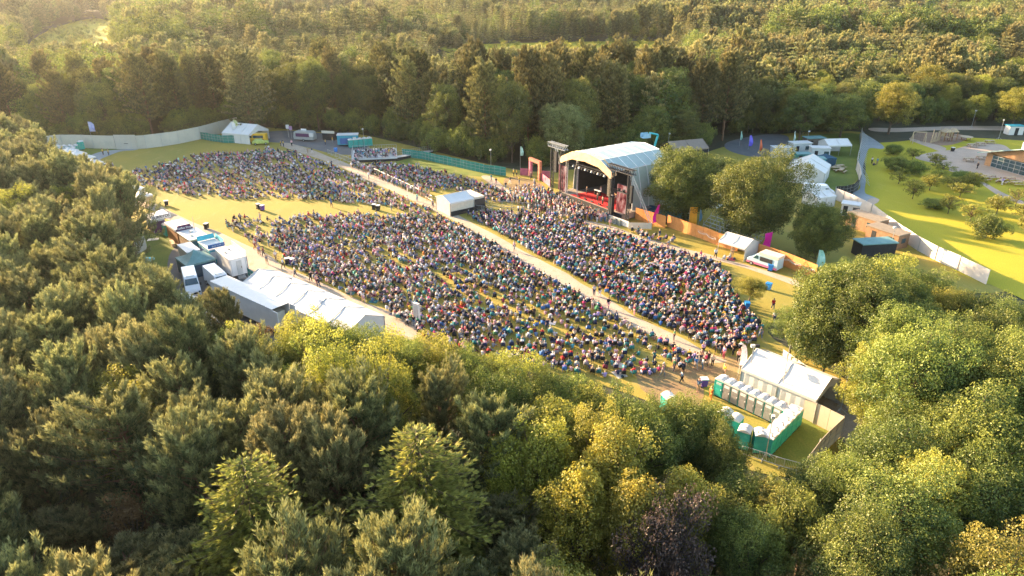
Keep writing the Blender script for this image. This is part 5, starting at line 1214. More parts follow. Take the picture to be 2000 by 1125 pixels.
# ------------------------------------------------------------------ ice cream van
p = G(1489, 521); t = thing('ice_cream_van', 'pastel blue and cream ice cream van beside the small white bar tent', 'ice cream van', (p.x+.3, p.y+.1, 0), R(131))
L = 5.2; f = L/2; a_ = -L/2; PAST = mat('pastel_blue', (.42, .58, .60), .35, .08, 2, coat=.3)
shaped([(a_, .35), (a_, 2.1), (f-1.9, 2.1), (f-1.5, 2.05), (f-.95, 1.45), (f-.25, 1.2), (f, .9), (f, .35)], 1.9, .06, 1.2, 2.1, 'body', PAST, t)
MB().box(a_-.02, f-1.95, -.98, .98, 2.1, 2.5).build('roof_sign', CREAM, t); MB().box(a_, f, -.97, -.955, .35, .7).box(a_, f, .955, .97, .35, .7).build('trim_stripe', mat('pink_trim', (.55, .15, .25), .4, .1, 2), t)
for s in (-1, 1):
    MB().box(a_+.9, f-2.2, s*.96-.01, s*.96+.01, 1.15, 1.85).build('serving_hatch', DARK if s > 0 else GLASS, t)
    MB().add([(f-1.9, s*.97, 1.3), (f-1.05, s*.97, 1.3), (f-1.5, s*.95, 1.85), (f-1.9, s*.95, 1.85)], [(0, 1, 2, 3)]).build('side_window', GLASS, t)
    wheel(t, a_+1.0, s*.88, .33); wheel(t, f-.85, s*.88, .33); MB().box(f-.05, f+.02, s*.7-.12, s*.7+.12, .75, .95).build('headlight', LETW, t)
MB().add([(f-1.47, -.8, 2.03), (f-.93, -.85, 1.5), (f-.93, .85, 1.5), (f-1.47, .8, 2.03)], [(0, 1, 2, 3)]).build('windscreen', GLASS, t)
# bunting
for P1, P2, n, lb in ((G(1358, 462), G(1398, 482), 16, 'string of white bunting along the timber fence left of the bar tent'), (G(1515, 514), G(1590, 545), 26, 'string of white bunting along the timber fence behind the ice cream van')):
    t = thing('bunting', lb, 'bunting', P1); b = MB(); d = P2-P1; dn = d.normalized(); nr = Vector((dn.y, -dn.x, 0))*.12
    for i in range(n):
        q = d*(i/n)+nr; z = 1.5-.25*math.sin(math.pi*((i % 8)/8)); b.add([(q.x, q.y, z), (q.x+dn.x*.26, q.y+dn.y*.26, z), (q.x+dn.x*.13, q.y+dn.y*.13, z-.32)], [(0, 1, 2)])
    b.build('pennant', WHITE, t); MB().tube(tuple(nr+Vector((0, 0, 1.5))), tuple(d+nr+Vector((0, 0, 1.5))), .012, n=4).build('cord', WHITE, t)
# bins
def bin_(m, lid):
    t = thing('wheelie_bin', 'x', 'bin'); b = MB(); b.add([(-.26, -.3, .12), (.26, -.3, .12), (.26, .3, .12), (-.26, .3, .12), (-.32, -.38, 1.0), (.32, -.38, 1.0), (.32, .38, 1.0), (-.32, .38, 1.0)], [(3,2,1,0),(4,5,6,7),(0,1,5,4),(1,2,6,5),(2,3,7,6),(3,0,4,7)]); b.build('tub', m, t)
    MB().box(-.34, .34, -.42, .42, 1.0, 1.1).build('lid', lid, t); MB().tube((-.3, .32, .1), (.3, .32, .1), .1, n=8).build('wheel', RUBBER, t); return t
BB = bin_(BLUEB, BLUEB); BD = bin_(DARK, WHITE); BP = bin_(mat('purple_plastic', (.12, .05, .30), .5, .1, 2), WHITE)
for pr, px, py, lb in ((BB, 1504, 529, 'blue bin at the tail of the ice cream van'), (BB, 1500, 566, 'blue bin standing alone on the grass below the ice cream van'), (BB, 1458, 604, 'blue bin under the small tree in the crowd'), (BB, 656, 297, 'blue bin beside the far end of the diagonal path'),
        (BP, 1374, 755, 'purple bin left of the head of the toilet row'), (BD, 207, 328, 'dark bin with white lid near the far left path'), (BD, 326, 402, 'dark bin with white lid on the yellow grass by the stalls'), (BD, 328, 330, 'dark bin in the thin crowd at far left'), (BD, 731, 409, 'left dark bin of the pair on the yellow grass'), (BD, 739, 411, 'right dark bin of the pair on the yellow grass'),
        (BP, 513, 411, 'purple bin on the open yellow grass'), (BD, 505, 408, 'dark bin left of the purple one on the yellow grass'), (BD, 562, 516, 'dark bin beside the gravel track crowd'), (BP, 571, 517, 'purple bin beside the gravel track crowd'), (BD, 404, 447, 'dark bin near the stall queue'), (BB, 1068, 384, 'teal blue bin at the stage barrier'), (BD, 1420, 452, 'small dark bin at the timber fence')):
    p = G(px, py); put(pr, p.x, p.y, random.uniform(0, 180), lb)
# ------------------------------------------------------------------ backstage cabins and huts
def cabin(name, lb, px, py, hd, L, W, H, wall, roofm, cat='cabin', slope=0., win=True):
    p = G(px, py); t = thing(name, lb, cat, (p.x, p.y, 0), R(hd)); MB().box(-L/2, L/2, -W/2, W/2, 0, H).build('wall', wall, t)
    h = .15; MB().add([(-L/2-.15, -W/2-.2, H), (L/2+.15, -W/2-.2, H), (L/2+.15, W/2+.2, H+slope), (-L/2-.15, W/2+.2, H+slope), (-L/2-.15, -W/2-.2, H+h), (L/2+.15, -W/2-.2, H+h), (L/2+.15, W/2+.2, H+slope+h), (-L/2-.15, W/2+.2, H+slope+h)], [(3,2,1,0),(4,5,6,7),(0,1,5,4),(1,2,6,5),(2,3,7,6),(3,0,4,7)]).build('roof', roofm, t)
    if win:
        MB().box(-L/4-.4, -L/4+.4, -W/2-.03, -W/2-.002, .1, 2.0).build('door', DARK, t); MB().box(L/6, L/6+1.2, -W/2-.03, -W/2-.002, 1.0, 1.9).build('window', GLASS, t); MB().box(L/2+.002, L/2+.03, -.5, .5, 1.0, 1.8).build('window', GLASS, t)
    return t
cabin('timber_hut', 'brown flat-roofed hut beside the curved hoarding, upper of the pair', 1690, 448, -62, 6.2, 2.9, 2.5, HUT, HUTROOF, 'hut')
cabin('timber_hut', 'brown flat-roofed hut beside the curved hoarding, lower of the pair', 1729, 475, -62, 6.0, 2.9, 2.5, HUT, HUTROOF, 'hut')
cabin('dark_container', 'black container with a grey-green roof below the brown huts', 1704, 497, 8, 6.0, 2.6, 2.3, DARK, GAZ, 'container', win=False)
cabin('white_cabin', 'small white cabin behind the third round tree', 1658, 420, -30, 3, 2.2, 2.3, WHITE, GREYW)
cabin('catering_cabin', 'white-topped cabin at the back left of the backstage yard', 1560, 298, 8, 5, 2.6, 2.6, GREYW, WHITE)
cabin('catering_cabin', 'grey cabin with a dark roof behind the white-topped one', 1587, 287, 8, 5, 2.6, 2.5, BROWNP, GAZ)
cabin('catering_cabin', 'pale cabin in the middle of the backstage yard', 1598, 308, -5, 4.4, 2.6, 2.6, GREYW, WHITE)
cabin('catering_cabin', 'blue cabin with a grey roof above the hipped backstage tent', 1590, 328, -5, 4.0, 2.4, 2.4, TEALB, GAZ)
cabin('catering_cabin', 'teal cabin with a grey roof at the left of the backstage yard', 1565, 318, 0, 3.4, 2.2, 2.3, TEALD, GAZ)
cabin('grey_container', 'plain grey container at the left edge of the backstage yard', 1523, 306, 0, 4.4, 2.4, 2.4, GREYW, GREYW, 'container', win=False)
frame_tent('backstage_tent', 'brown-roofed dressing tent behind the stage and the two big trees', G(1335, 308).x, G(1335, 308).y, 20, 10, 6, 2.8, 4.4, mat('tan_canvas', (.26, .20, .15), .8, .1, 1), DARK, bays=2, cat='tent')
t = frame_tent('backstage_tent', 'white tent hidden between the two big trees', G(1405, 395).x, G(1405, 395).y, 35, 8, 5, 2.6, 3.6, bays=2, cat='tent')
# scaffold behind the timber fence
c, a, L = frame((1362, 452), (1470, 492)); t = thing('scaffold_rails', 'long low scaffold of steel tubes behind the orange timber fence', 'scaffolding', (c.x+1.2, c.y+1.0, 0), a)
for k in range(4): MB().tube((-L/2, k*.6, 1.0+k*.45), (L/2, k*.6, 1.0+k*.45), .06, n=5).build('rail', GREYW, t)
for i in range(9):
    x = -L/2+L*i/8; MB().tube((x, 0, 0), (x, 0, 1.7), .05, n=5).tube((x, 1.8, 0), (x, 1.8, 2.9), .05, n=5).tube((x, 0, .9), (x, 1.8, 2.5), .05, n=5).build('upright', STEEL, t)
for k, (px, py) in enumerate(((1290, 425), (1270, 418), (1315, 432), (1335, 425))):
    p = G(px, py); t = thing('equipment_case', 'covered equipment pile right of the stage, %s from the left' % ords[k], 'case', (p.x, p.y, 0), R(-50+k*10)); MB().box(-1.4, 1.4, -.8, .8, .1, 1.1).build('case', (DARK, TEALB, NAVY, DARK)[k], t); MB().add([(-1.5, -.9, 1.1), (1.5, -.9, 1.1), (1.3, .9, 1.5), (-1.3, .9, 1.4)], [(0, 1, 2, 3)]).build('cover', (GAZ, NAVY, TEALB, GREYW)[k], t)
# ------------------------------------------------------------------ picnic tables, playground, timber building
def picnic():
    t = thing('picnic_table', 'x', 'picnic table'); MB().box(-.9, .9, -.38, .38, .72, .77).build('tabletop', WOODP, t)
    for s in (-1, 1): MB().box(-.9, .9, s*.72-.14, s*.72+.14, .42, .46).build('bench', WOODP, t)
    for x in (-.65, .65): MB().tube((x, -.75, 0), (x, -.2, .72), .05).tube((x, .75, 0), (x, .2, .72), .05).tube((x, -.75, .42), (x, .75, .42), .04).build('leg', WOODB, t)
    return t
PT = picnic()
for px, py, hd, lb in ((1639, 329, 20, 'picnic table on the backstage grass, upper of the three'), (1633, 333, 0, 'picnic table on the backstage grass, left of the three'), (1642, 337, 50, 'picnic table on the backstage grass, lowest of the three'), (1898, 287, 0, 'picnic table on the plaza nearest the playground'), (1914, 284, 0, 'picnic table on the plaza, second from the playground'),
        (1932, 280, -5, 'picnic table furthest back on the plaza'), (1891, 315, -8, 'picnic table on the open plaza, left of the front two'), (1916, 311, -8, 'picnic table on the open plaza, right of the front two'), (1922, 353, 20, 'picnic table with brown benches on the grass below the plaza'), (1934, 349, 10, 'picnic table right of the first below the plaza'), (1956, 358, 40, 'picnic table with people round it on the lawn edge'), (1972, 353, 10, 'reddish picnic table at the right of the lawn edge'), (1985, 362, 0, 'picnic table at the far right of the lawn edge')):
    p = G(px, py); put(PT, p.x, p.y, hd, lb, scale=(1.25, 1.25, 1.1))
c, a, L = frame((1780, 279), (1805, 280)); t = thing('swing_frame', 'wooden swing frame in the playground', 'swing', c, a)
MB().tube((-L/2, 0, 3.0), (L/2, 0, 3.0), .12, n=8).build('beam', WOODP, t)
for x in (-L/2, L/2):
    for s in (-1, 1): MB().tube((x, s*.9, 0), (x, 0, 3.0), .1, n=7).build('leg', WOODP, t)
for k, x in enumerate((-.7, .7)): MB().tube((x-.2, 0, 3), (x-.2, 0, .6), .015, n=4).tube((x+.2, 0, 3), (x+.2, 0, .6), .015, n=4).box(x-.25, x+.25, -.1, .1, .55, .6).build('swing_seat', RUBBER, t)
for i in range(9):
    p = G(1817+i*2.2, 280-i*.7); t = thing('wooden_post', 'leaning timber climbing post in the playground', 'post', (p.x, p.y, 0), random.uniform(0, 6), 'climbing posts in the playground'); h = random.uniform(2.2, 4.2)
    MB().tube((0, 0, 0), (random.uniform(.1, .5), 0, h), .12, .09, n=7).build('timber', WOODP, t)
p = G(1851, 275); t = thing('play_house', 'wooden play house with twin pitched roofs in the playground', 'play house', (p.x, p.y, 0), R(10))
for x, w_ in ((-1.1, 1.8), (1.2, 1.5)):
    for sx in (-1, 1):
        for sy in (-1, 1): MB().tube((x+sx*w_*.45, sy*.8, 0), (x+sx*w_*.45, sy*.8, 2.6), .1).build('post', WOODB, t)
    MB().box(x-w_*.45, x+w_*.45, -.8, .8, 1.1, 1.2).box(x-w_*.45, x+w_*.45, .76, .8, 1.2, 2.4).build('floor', WOODP, t)
    MB().add([(x-w_*.6, -1, 2.5), (x+w_*.6, -1, 2.5), (x+w_*.6, 1, 2.5), (x-w_*.6, 1, 2.5), (x, -.8, 3.4), (x, .8, 3.4)], [(0, 1, 4), (1, 2, 5, 4), (2, 3, 5), (3, 0, 4, 5), (3, 2, 1, 0)]).build('roof', WOODP, t)
p = G(1886, 274); t = thing('play_platform', 'low round-topped wooden platform right of the play house', 'play equipment', (p.x, p.y, 0), 0); MB().tube((0, 0, .9), (0, 0, 1.05), 1.6, n=10).build('deck', WOODP, t); [MB().tube((math.cos(k*2.1)*1.2, math.sin(k*2.1)*1.2, 0), (math.cos(k*2.1)*1.2, math.sin(k*2.1)*1.2, .9), .1).build('leg', WOODB, t) for k in range(3)]
p = G(1860, 296); put(BD, p.x, p.y, 10, 'dark bin beside the plaza grass island')
# mesh fence of the playground
fence('mesh_fence', 'thin netting fence behind the playground', wpx([(1715,268),(1745,272),(1776,281)]), 1.6, STEEL, 3, 0, 1, rails=False, th=.01) if False else None
# timber building at the right edge
A = G(1922, 322); B = G(1996, 343); d = (B-A); LB = d.length*1.9; hd = math.atan2(d.y, d.x)
t = thing('visitor_centre', 'timber-clad building with a green-grey roof and glazed gable at the right edge', 'building', A, hd)
D = 16.; Wd = LB
gp = [(0, 0), (Wd, 0), (Wd, 2.8), (Wd/2, 5.6), (0, 3.0)]
MB().add([(0, 0, 0), (0, D, 0), (0, D, 3.0), (0, 0, 3.0)], [(3, 2, 1, 0)]).build('side_wall', LARCHB, t)
MB().prism([(0, 0), (1.6, 0), (1.6, 3.3), (0, 3.0)], 'y', 0, .2).prism([(Wd-1, 0), (Wd, 0), (Wd, 2.8), (Wd-1, 3.2)], 'y', 0, .2).prism([(0, 3.0), (1.6, 3.0), (Wd-1, 2.75), (Wd, 2.8), (Wd/2, 5.6)], 'y', 0, .2).build('front_wall', LARCHB, t)
MB().box(1.62, Wd-1.02, .1, .14, .05, 2.74).build('glazing', GLASS, t)
fr = MB(); nn = 11
for i in range(nn+1): x = 1.62+(Wd-2.66)*i/nn; fr.box(x-.06, x+.06, .02, .09, 0, 2.74)
for z in (.05, 1.0, 1.9, 2.68): fr.box(1.62, Wd-1.02, .0, .08, z-.05, z+.05)
fr.build('window_frame', STEEL, t)
MB().add([(-1.5, -1.4, 2.6), (Wd/2, -1.4, 5.9), (Wd/2, D, 5.9), (-1.5, D, 2.6), (-1.5, -1.4, 2.8), (Wd/2, -1.4, 6.1), (Wd/2, D, 6.1), (-1.5, D, 2.8)], [(0,1,2,3),(7,6,5,4),(0,4,5,1),(3,2,6,7),(0,3,7,4)]).add([(Wd/2, -1.4, 5.9), (Wd+1.5, -1.4, 2.5), (Wd+1.5, D, 2.5), (Wd/2, D, 5.9), (Wd/2, -1.4, 6.1), (Wd+1.5, -1.4, 2.7), (Wd+1.5, D, 2.7), (Wd/2, D, 6.1)], [(0,1,2,3),(7,6,5,4),(0,4,5,1),(3,2,6,7),(1,5,6,2)]).build('roof', GREYROOF, t)
MB().box(5.2, 6.6, 3.5, 4.9, 4.2, 6.4).build('roof_plant', GREYW, t); MB().box(8, 9.2, 6, 7.2, 5, 6.9).build('roof_plant', GREYW, t)
MB().box(Wd*.62, Wd*.78, -1.0, -.1, 0, 1.9).build('store', TRUSS, t)
p = G(1978, 262); t = thing('white_kiosk', 'small white kiosk with a blue roof behind the timber building', 'kiosk', (p.x, p.y, 0), 0); MB().box(-2, 2, -1.2, 1.2, 0, 2.4).build('wall', WHITE, t); MB().box(-2.2, 2.2, -1.4, 1.4, 2.4, 2.6).build('roof', TEALB, t); MB().box(-.5, .5, -1.25, -1.2, 0, 2).build('door', DARK, t)
# ------------------------------------------------------------------ people
DYE = dict(black=(.02,.022,.025), navy=(.025,.04,.09), white=(.70,.64,.61), cream=(.62,.54,.42), grey=(.25,.26,.27), pink=(.60,.33,.34), rose=(.62,.06,.17), red=(.52,.03,.03), teal=(.03,.20,.21), turquoise=(.10,.34,.36),
           blue=(.05,.16,.42), denim=(.10,.17,.27), lilac=(.33,.24,.45), yellow=(.70,.45,.05), green=(.07,.22,.10), orange=(.70,.22,.04), maroon=(.20,.03,.06), tan=(.40,.27,.16), mint=(.35,.58,.46))
TOPS = ['black']*12+['navy']*8+['white']*8+['cream']*8+['grey']*6+['pink']*10+['rose']*2+['red']*2+['teal']*2+['turquoise']+['blue']+['denim']*4+['lilac']*3+['yellow']+['green']*2+['orange']+['maroon']*3+['tan']*4+['mint']
LEGS = ['black']*6+['navy']*5+['denim']*5+['tan']*4+['pink']*3+['white']*2+['grey']*2+['maroon']
HAIR = {'blond': (.48,.33,.15), 'brown-haired': (.10,.055,.03), 'dark-haired': (.02,.015,.012), 'grey-haired': (.34,.32,.30), 'red-haired': (.26,.09,.03), 'white-hatted': (.62,.56,.52)}
HK = ['blond']*5+['brown-haired']*6+['dark-haired']*5+['grey-haired']*4+['red-haired']*2+['white-hatted']
STAGE_C = Vector((17.5, 129.5))
def joints(pose):
    """joint -> (x forward, y left, z); returns torso, arms, legs"""
    J = {}
    if pose in ('stand', 'walk', 'arms'):
        J = dict(pel=(0,0,.95), bel=(0,0,1.12), che=(.01,0,1.33), nec=(0,0,1.49), hd0=(.02,0,1.56), hd=(.025,0,1.64), top=(.015,0,1.71))
        st = .0 if pose != 'walk' else .24
        for s, k in ((1, 'l'), (-1, 'r')):
            w_ = s*st
            J['hip'+k] = (0, s*.09, .9); J['kne'+k] = (.02+w_*.6, s*.10, .5); J['ank'+k] = (-.02+w_*1.1, s*.10, .08); J['toe'+k] = (.15+w_*1.1, s*.12, .035)
            J['sho'+k] = (0, s*.175, 1.42)
            if pose == 'arms': J['elb'+k] = (.06, s*.28, 1.20); J['wri'+k] = (.27, s*.16, 1.22); J['pal'+k] = (.33, s*.12, 1.24)
            else: J['elb'+k] = (-.02-w_*.4, s*.235, 1.14); J['wri'+k] = (.06-w_*.8, s*.24, .92); J['pal'+k] = (.08-w_*.85, s*.24, .85)
    else:
        z = .47 if pose == 'chair' else .12
        J = dict(pel=(-.05,0,z+.04), bel=(-.08,0,z+.2), che=(-.08,0,z+.42), nec=(-.05,0,z+.58), hd0=(-.02,0,z+.65), hd=(-.01,0,z+.73), top=(-.02,0,z+.80))
        for s, k in ((1, 'l'), (-1, 'r')):
            J['hip'+k] = (0, s*.09, z+.02)
            if pose == 'chair': J['kne'+k] = (.42, s*.13, z+.03); J['ank'+k] = (.46, s*.13, .08); J['toe'+k] = (.61, s*.15, .035)
            elif pose == 'ground': J['kne'+k] = (.36, s*.17, .42); J['ank'+k] = (.62, s*.12, .07); J['toe'+k] = (.76, s*.14, .04)
            J['sho'+k] = (-.07, s*.175, z+.50); J['elb'+k] = (.04, s*.25, z+.26); J['wri'+k] = (.26, s*.17, z+.20); J['pal'+k] = (.33, s*.14, z+.19)
    return {k: Vector(v) for k, v in J.items()}
RAD = dict(pel=.135, bel=.12, che=.135, nec=.052, hd0=.075, hd=.098, top=.065, hip=.092, kne=.06, ank=.04, toe=.036, sho=.062, elb=.042, wri=.028, pal=.034)
def skin_mesh(name, V, E, Rr, m, root=0):
    me = bpy.data.meshes.new('tmp'); me.from_pydata([tuple(v) for v in V], E, []); o = bpy.data.objects.new('tmp', me); COL.objects.link(o)
    md_ = o.modifiers.new('s', 'SKIN'); md_.use_smooth_shade = True
    bm_layer = me.skin_vertices[0] if me.skin_vertices else None
    if bm_layer is None:
        import bmesh as _b
        bm = _b.new(); bm.from_mesh(me); bm.verts.layers.skin.verify(); bm.to_mesh(me); bm.free(); bm_layer = me.skin_vertices[0]
    for i, r_ in enumerate(Rr): bm_layer.data[i].radius = r_ if isinstance(r_, tuple) else (r_, r_); bm_layer.data[i].use_root = (i == root)
    md2 = o.modifiers.new('u', 'SUBSURF'); md2.levels = 1; md2.render_levels = 1
    bpy.context.view_layer.update()
    out = bpy.data.meshes.new_from_object(o.evaluated_get(bpy.context.evaluated_depsgraph_get())); bpy.data.objects.remove(o); out.name = name
    out.materials.clear(); out.materials.append(m); return out
CLOTH = objcol_mat('dyed_cloth'); HAIRM = objcol_mat('hair', .6)
def person_meshes(pose):
    J = joints(pose); V = []; E = []; Rr = []; idx = {}
    def v(k, p=None, r_=None): idx[k] = len(V); V.append(J[k] if p is None else p); Rr.append(r_ if r_ else RAD[k[:3] if k not in ('hd', 'hd0', 'top') else k]); return idx[k]
    for k in ('pel', 'bel', 'che', 'nec', 'hd0', 'hd', 'top'): v(k)
    E += [(i, i+1) for i in range(6)]
    Rr[0] = (.12, .15); Rr[1] = (.10, .135); Rr[2] = (.11, .165)
    h = J['hd']; n_ = v('nose', h+Vector((.105, 0, -.01)), .014); E.append((idx['hd'], n_))
    for s in (1, -1): e = v('ear%d' % s, h+Vector((-.005, s*.10, 0)), .016); E.append((idx['hd'], e))
    for s, k in ((1, 'l'), (-1, 'r')):
        for a_, b_ in (('pel', 'hip'), ('hip', 'kne'), ('kne', 'ank'), ('ank', 'toe'), ('che', 'sho'), ('sho', 'elb'), ('elb', 'wri'), ('wri', 'pal')):
            bk = b_+k; v(bk); E.append((idx[a_ if a_ in ('pel', 'che') else a_+k], idx[bk]))
        d = (J['pal'+k]-J['wri'+k]).normalized(); sd_ = Vector((0, s, 0)); sd_ = (sd_-d*sd_.dot(d)).normalized(); nn = d.cross(sd_)
        for q, (off, ln) in enumerate(((.026, .075), (.009, .085), (-.009, .08), (-.026, .06))):
            b0 = J['pal'+k]+d*.03+nn*off; f1 = v('f%s%d' % (k, q), b0+d*ln*.5, .009); f2 = v('g%s%d' % (k, q), b0+d*ln+sd_*(-.012), .008); E += [(idx['pal'+k], f1), (f1, f2)]
        th = v('t'+k, J['pal'+k]+nn*.05+d*.025, .010); E.append((idx['pal'+k], th))
    body = skin_mesh('body', V, E, Rr, SKIN)
    def sub(names, scale, mname, m, extra=None):
        VV = [J[n] for n, _ in names]; ii = {n: i for i, (n, _) in enumerate(names)}; EE = [(ii[n], ii[p]) for n, p in names if p]
        RR = []
        for n, _ in names:
            b_ = Rr[idx[n]]; RR.append(tuple(x*scale+.008 for x in b_) if isinstance(b_, tuple) else b_*scale+.008)
        return skin_mesh(mname, VV, EE, RR, m)
    def L_(a, b, t): J['x%d' % len(J)] = J[a].lerp(J[b], t); return 'x%d' % (len(J)-1)
    top = sub([('bel', None), ('pel', 'bel'), ('che', 'bel'), ('shol', 'che'), ('shor', 'che'), ('elbl', 'shol'), ('elbr', 'shor')], 1.12, 'shirt', CLOTH)
    leg = sub([('pel', None), ('hipl', 'pel'), ('hipr', 'pel'), ('knel', 'hipl'), ('kner', 'hipr'), ('ankl', 'knel'), ('ankr', 'kner')], 1.14, 'trousers', CLOTH)
    hb = MB(); hb.ball(tuple(h+Vector((-.025, 0, .035))), .108, 8, 6, 1.0); hb.ball(tuple(h+Vector((-.065, 0, -.05))), .07, 6, 4, 1.2)
    hm = bpy.data.meshes.new('hair'); hm.from_pydata(hb.v, [], hb.f); hm.materials.append(HAIRM); hm.polygons.foreach_set('use_smooth', [True]*len(hm.polygons))
    return body, top, leg, hm
PM = {p: person_meshes(p) for p in ('stand', 'walk', 'arms', 'chair', 'ground')}
used_labels = set()
POSEW = dict(stand='standing', walk='walking', arms='hands raised', chair='on a chair', ground='sitting on grass')
def jit(c, k=.15): f = random.uniform(1-k, 1+k); return tuple(min(.9, x*f) for x in c)
def person(x, y, z, rot, pose, where, top=None, legs=None, hair=None, label=None, scale=1.):
    for _ in range(60):
        T = top or random.choice(TOPS); Lg = legs or random.choice(LEGS); H = hair or random.choice(HK)
        lb = label or '%s person in %s top, %s trousers, %s %s' % (H, T, Lg, POSEW[pose], where)
        if lb not in used_labels: break
    used_labels.add(lb)
    e = thing('person', lb, 'person', (x, y, z), rot, 'people in and around the crowd'); s = scale*random.uniform(.94, 1.05); e.scale = (s, s, s)
    b, t, l, h = PM[pose]
    for nm, me, c in (('body', b, None), ('shirt', t, jit(DYE[T])), ('trousers', l, jit(DYE[Lg])), ('hair', h, jit(HAIR[H]))):
        o = bpy.data.objects.new(nm, me); COL.objects.link(o); o.parent = e
        if c: o.color = (*c, 1)
    return e
# folding chair
def chair_proto():
    t = thing('folding_chair', 'black folding camp chair under a seated person in the crowd', 'folding chair')
    a = MB().add([(-.25, -.27, .42), (.27, -.27, .46), (.27, .27, .46), (-.25, .27, .42), (-.25, -.27, .40), (.27, -.27, .44), (.27, .27, .44), (-.25, .27, .40)], [(0,1,2,3),(7,6,5,4),(0,4,5,1),(1,5,6,2),(2,6,7,3),(3,7,4,0)]).build('seat', CLOTH, t)
    b = MB().add([(-.25, -.27, .44), (-.25, .27, .44), (-.40, .27, .92), (-.40, -.27, .92), (-.28, -.27, .44), (-.28, .27, .44), (-.43, .27, .92), (-.43, -.27, .92)], [(0,1,2,3),(7,6,5,4),(0,4,5,1),(1,5,6,2),(2,6,7,3),(3,7,4,0)]).build('backrest', CLOTH, t)
    for sx in (-1, 1):
        for sy in (-1, 1): MB().tube((sx*.27, sy*.28, 0), (-sx*.2, sy*.28, .62), .015, n=5).build('leg', STEEL, t)
    return t
FC = chair_proto(); fc_used = [False]
def fchair(x, y, rot, c):
    if fc_used[0]: o = dup(FC, (x, y, 0), rot)
    else: o = FC; fc_used[0] = True; o.location = (x, y, 0); o.rotation_euler = (0, 0, rot)
    tag(o, '%s folding camp chair under a seated person in the near part of the crowd' % c, 'folding chair', '%s folding chairs in the near crowd' % c)
    for ch in KIDS[o.name]:
        if ch.name.startswith(('seat', 'backrest')): ch.color = (*DYE[c], 1)
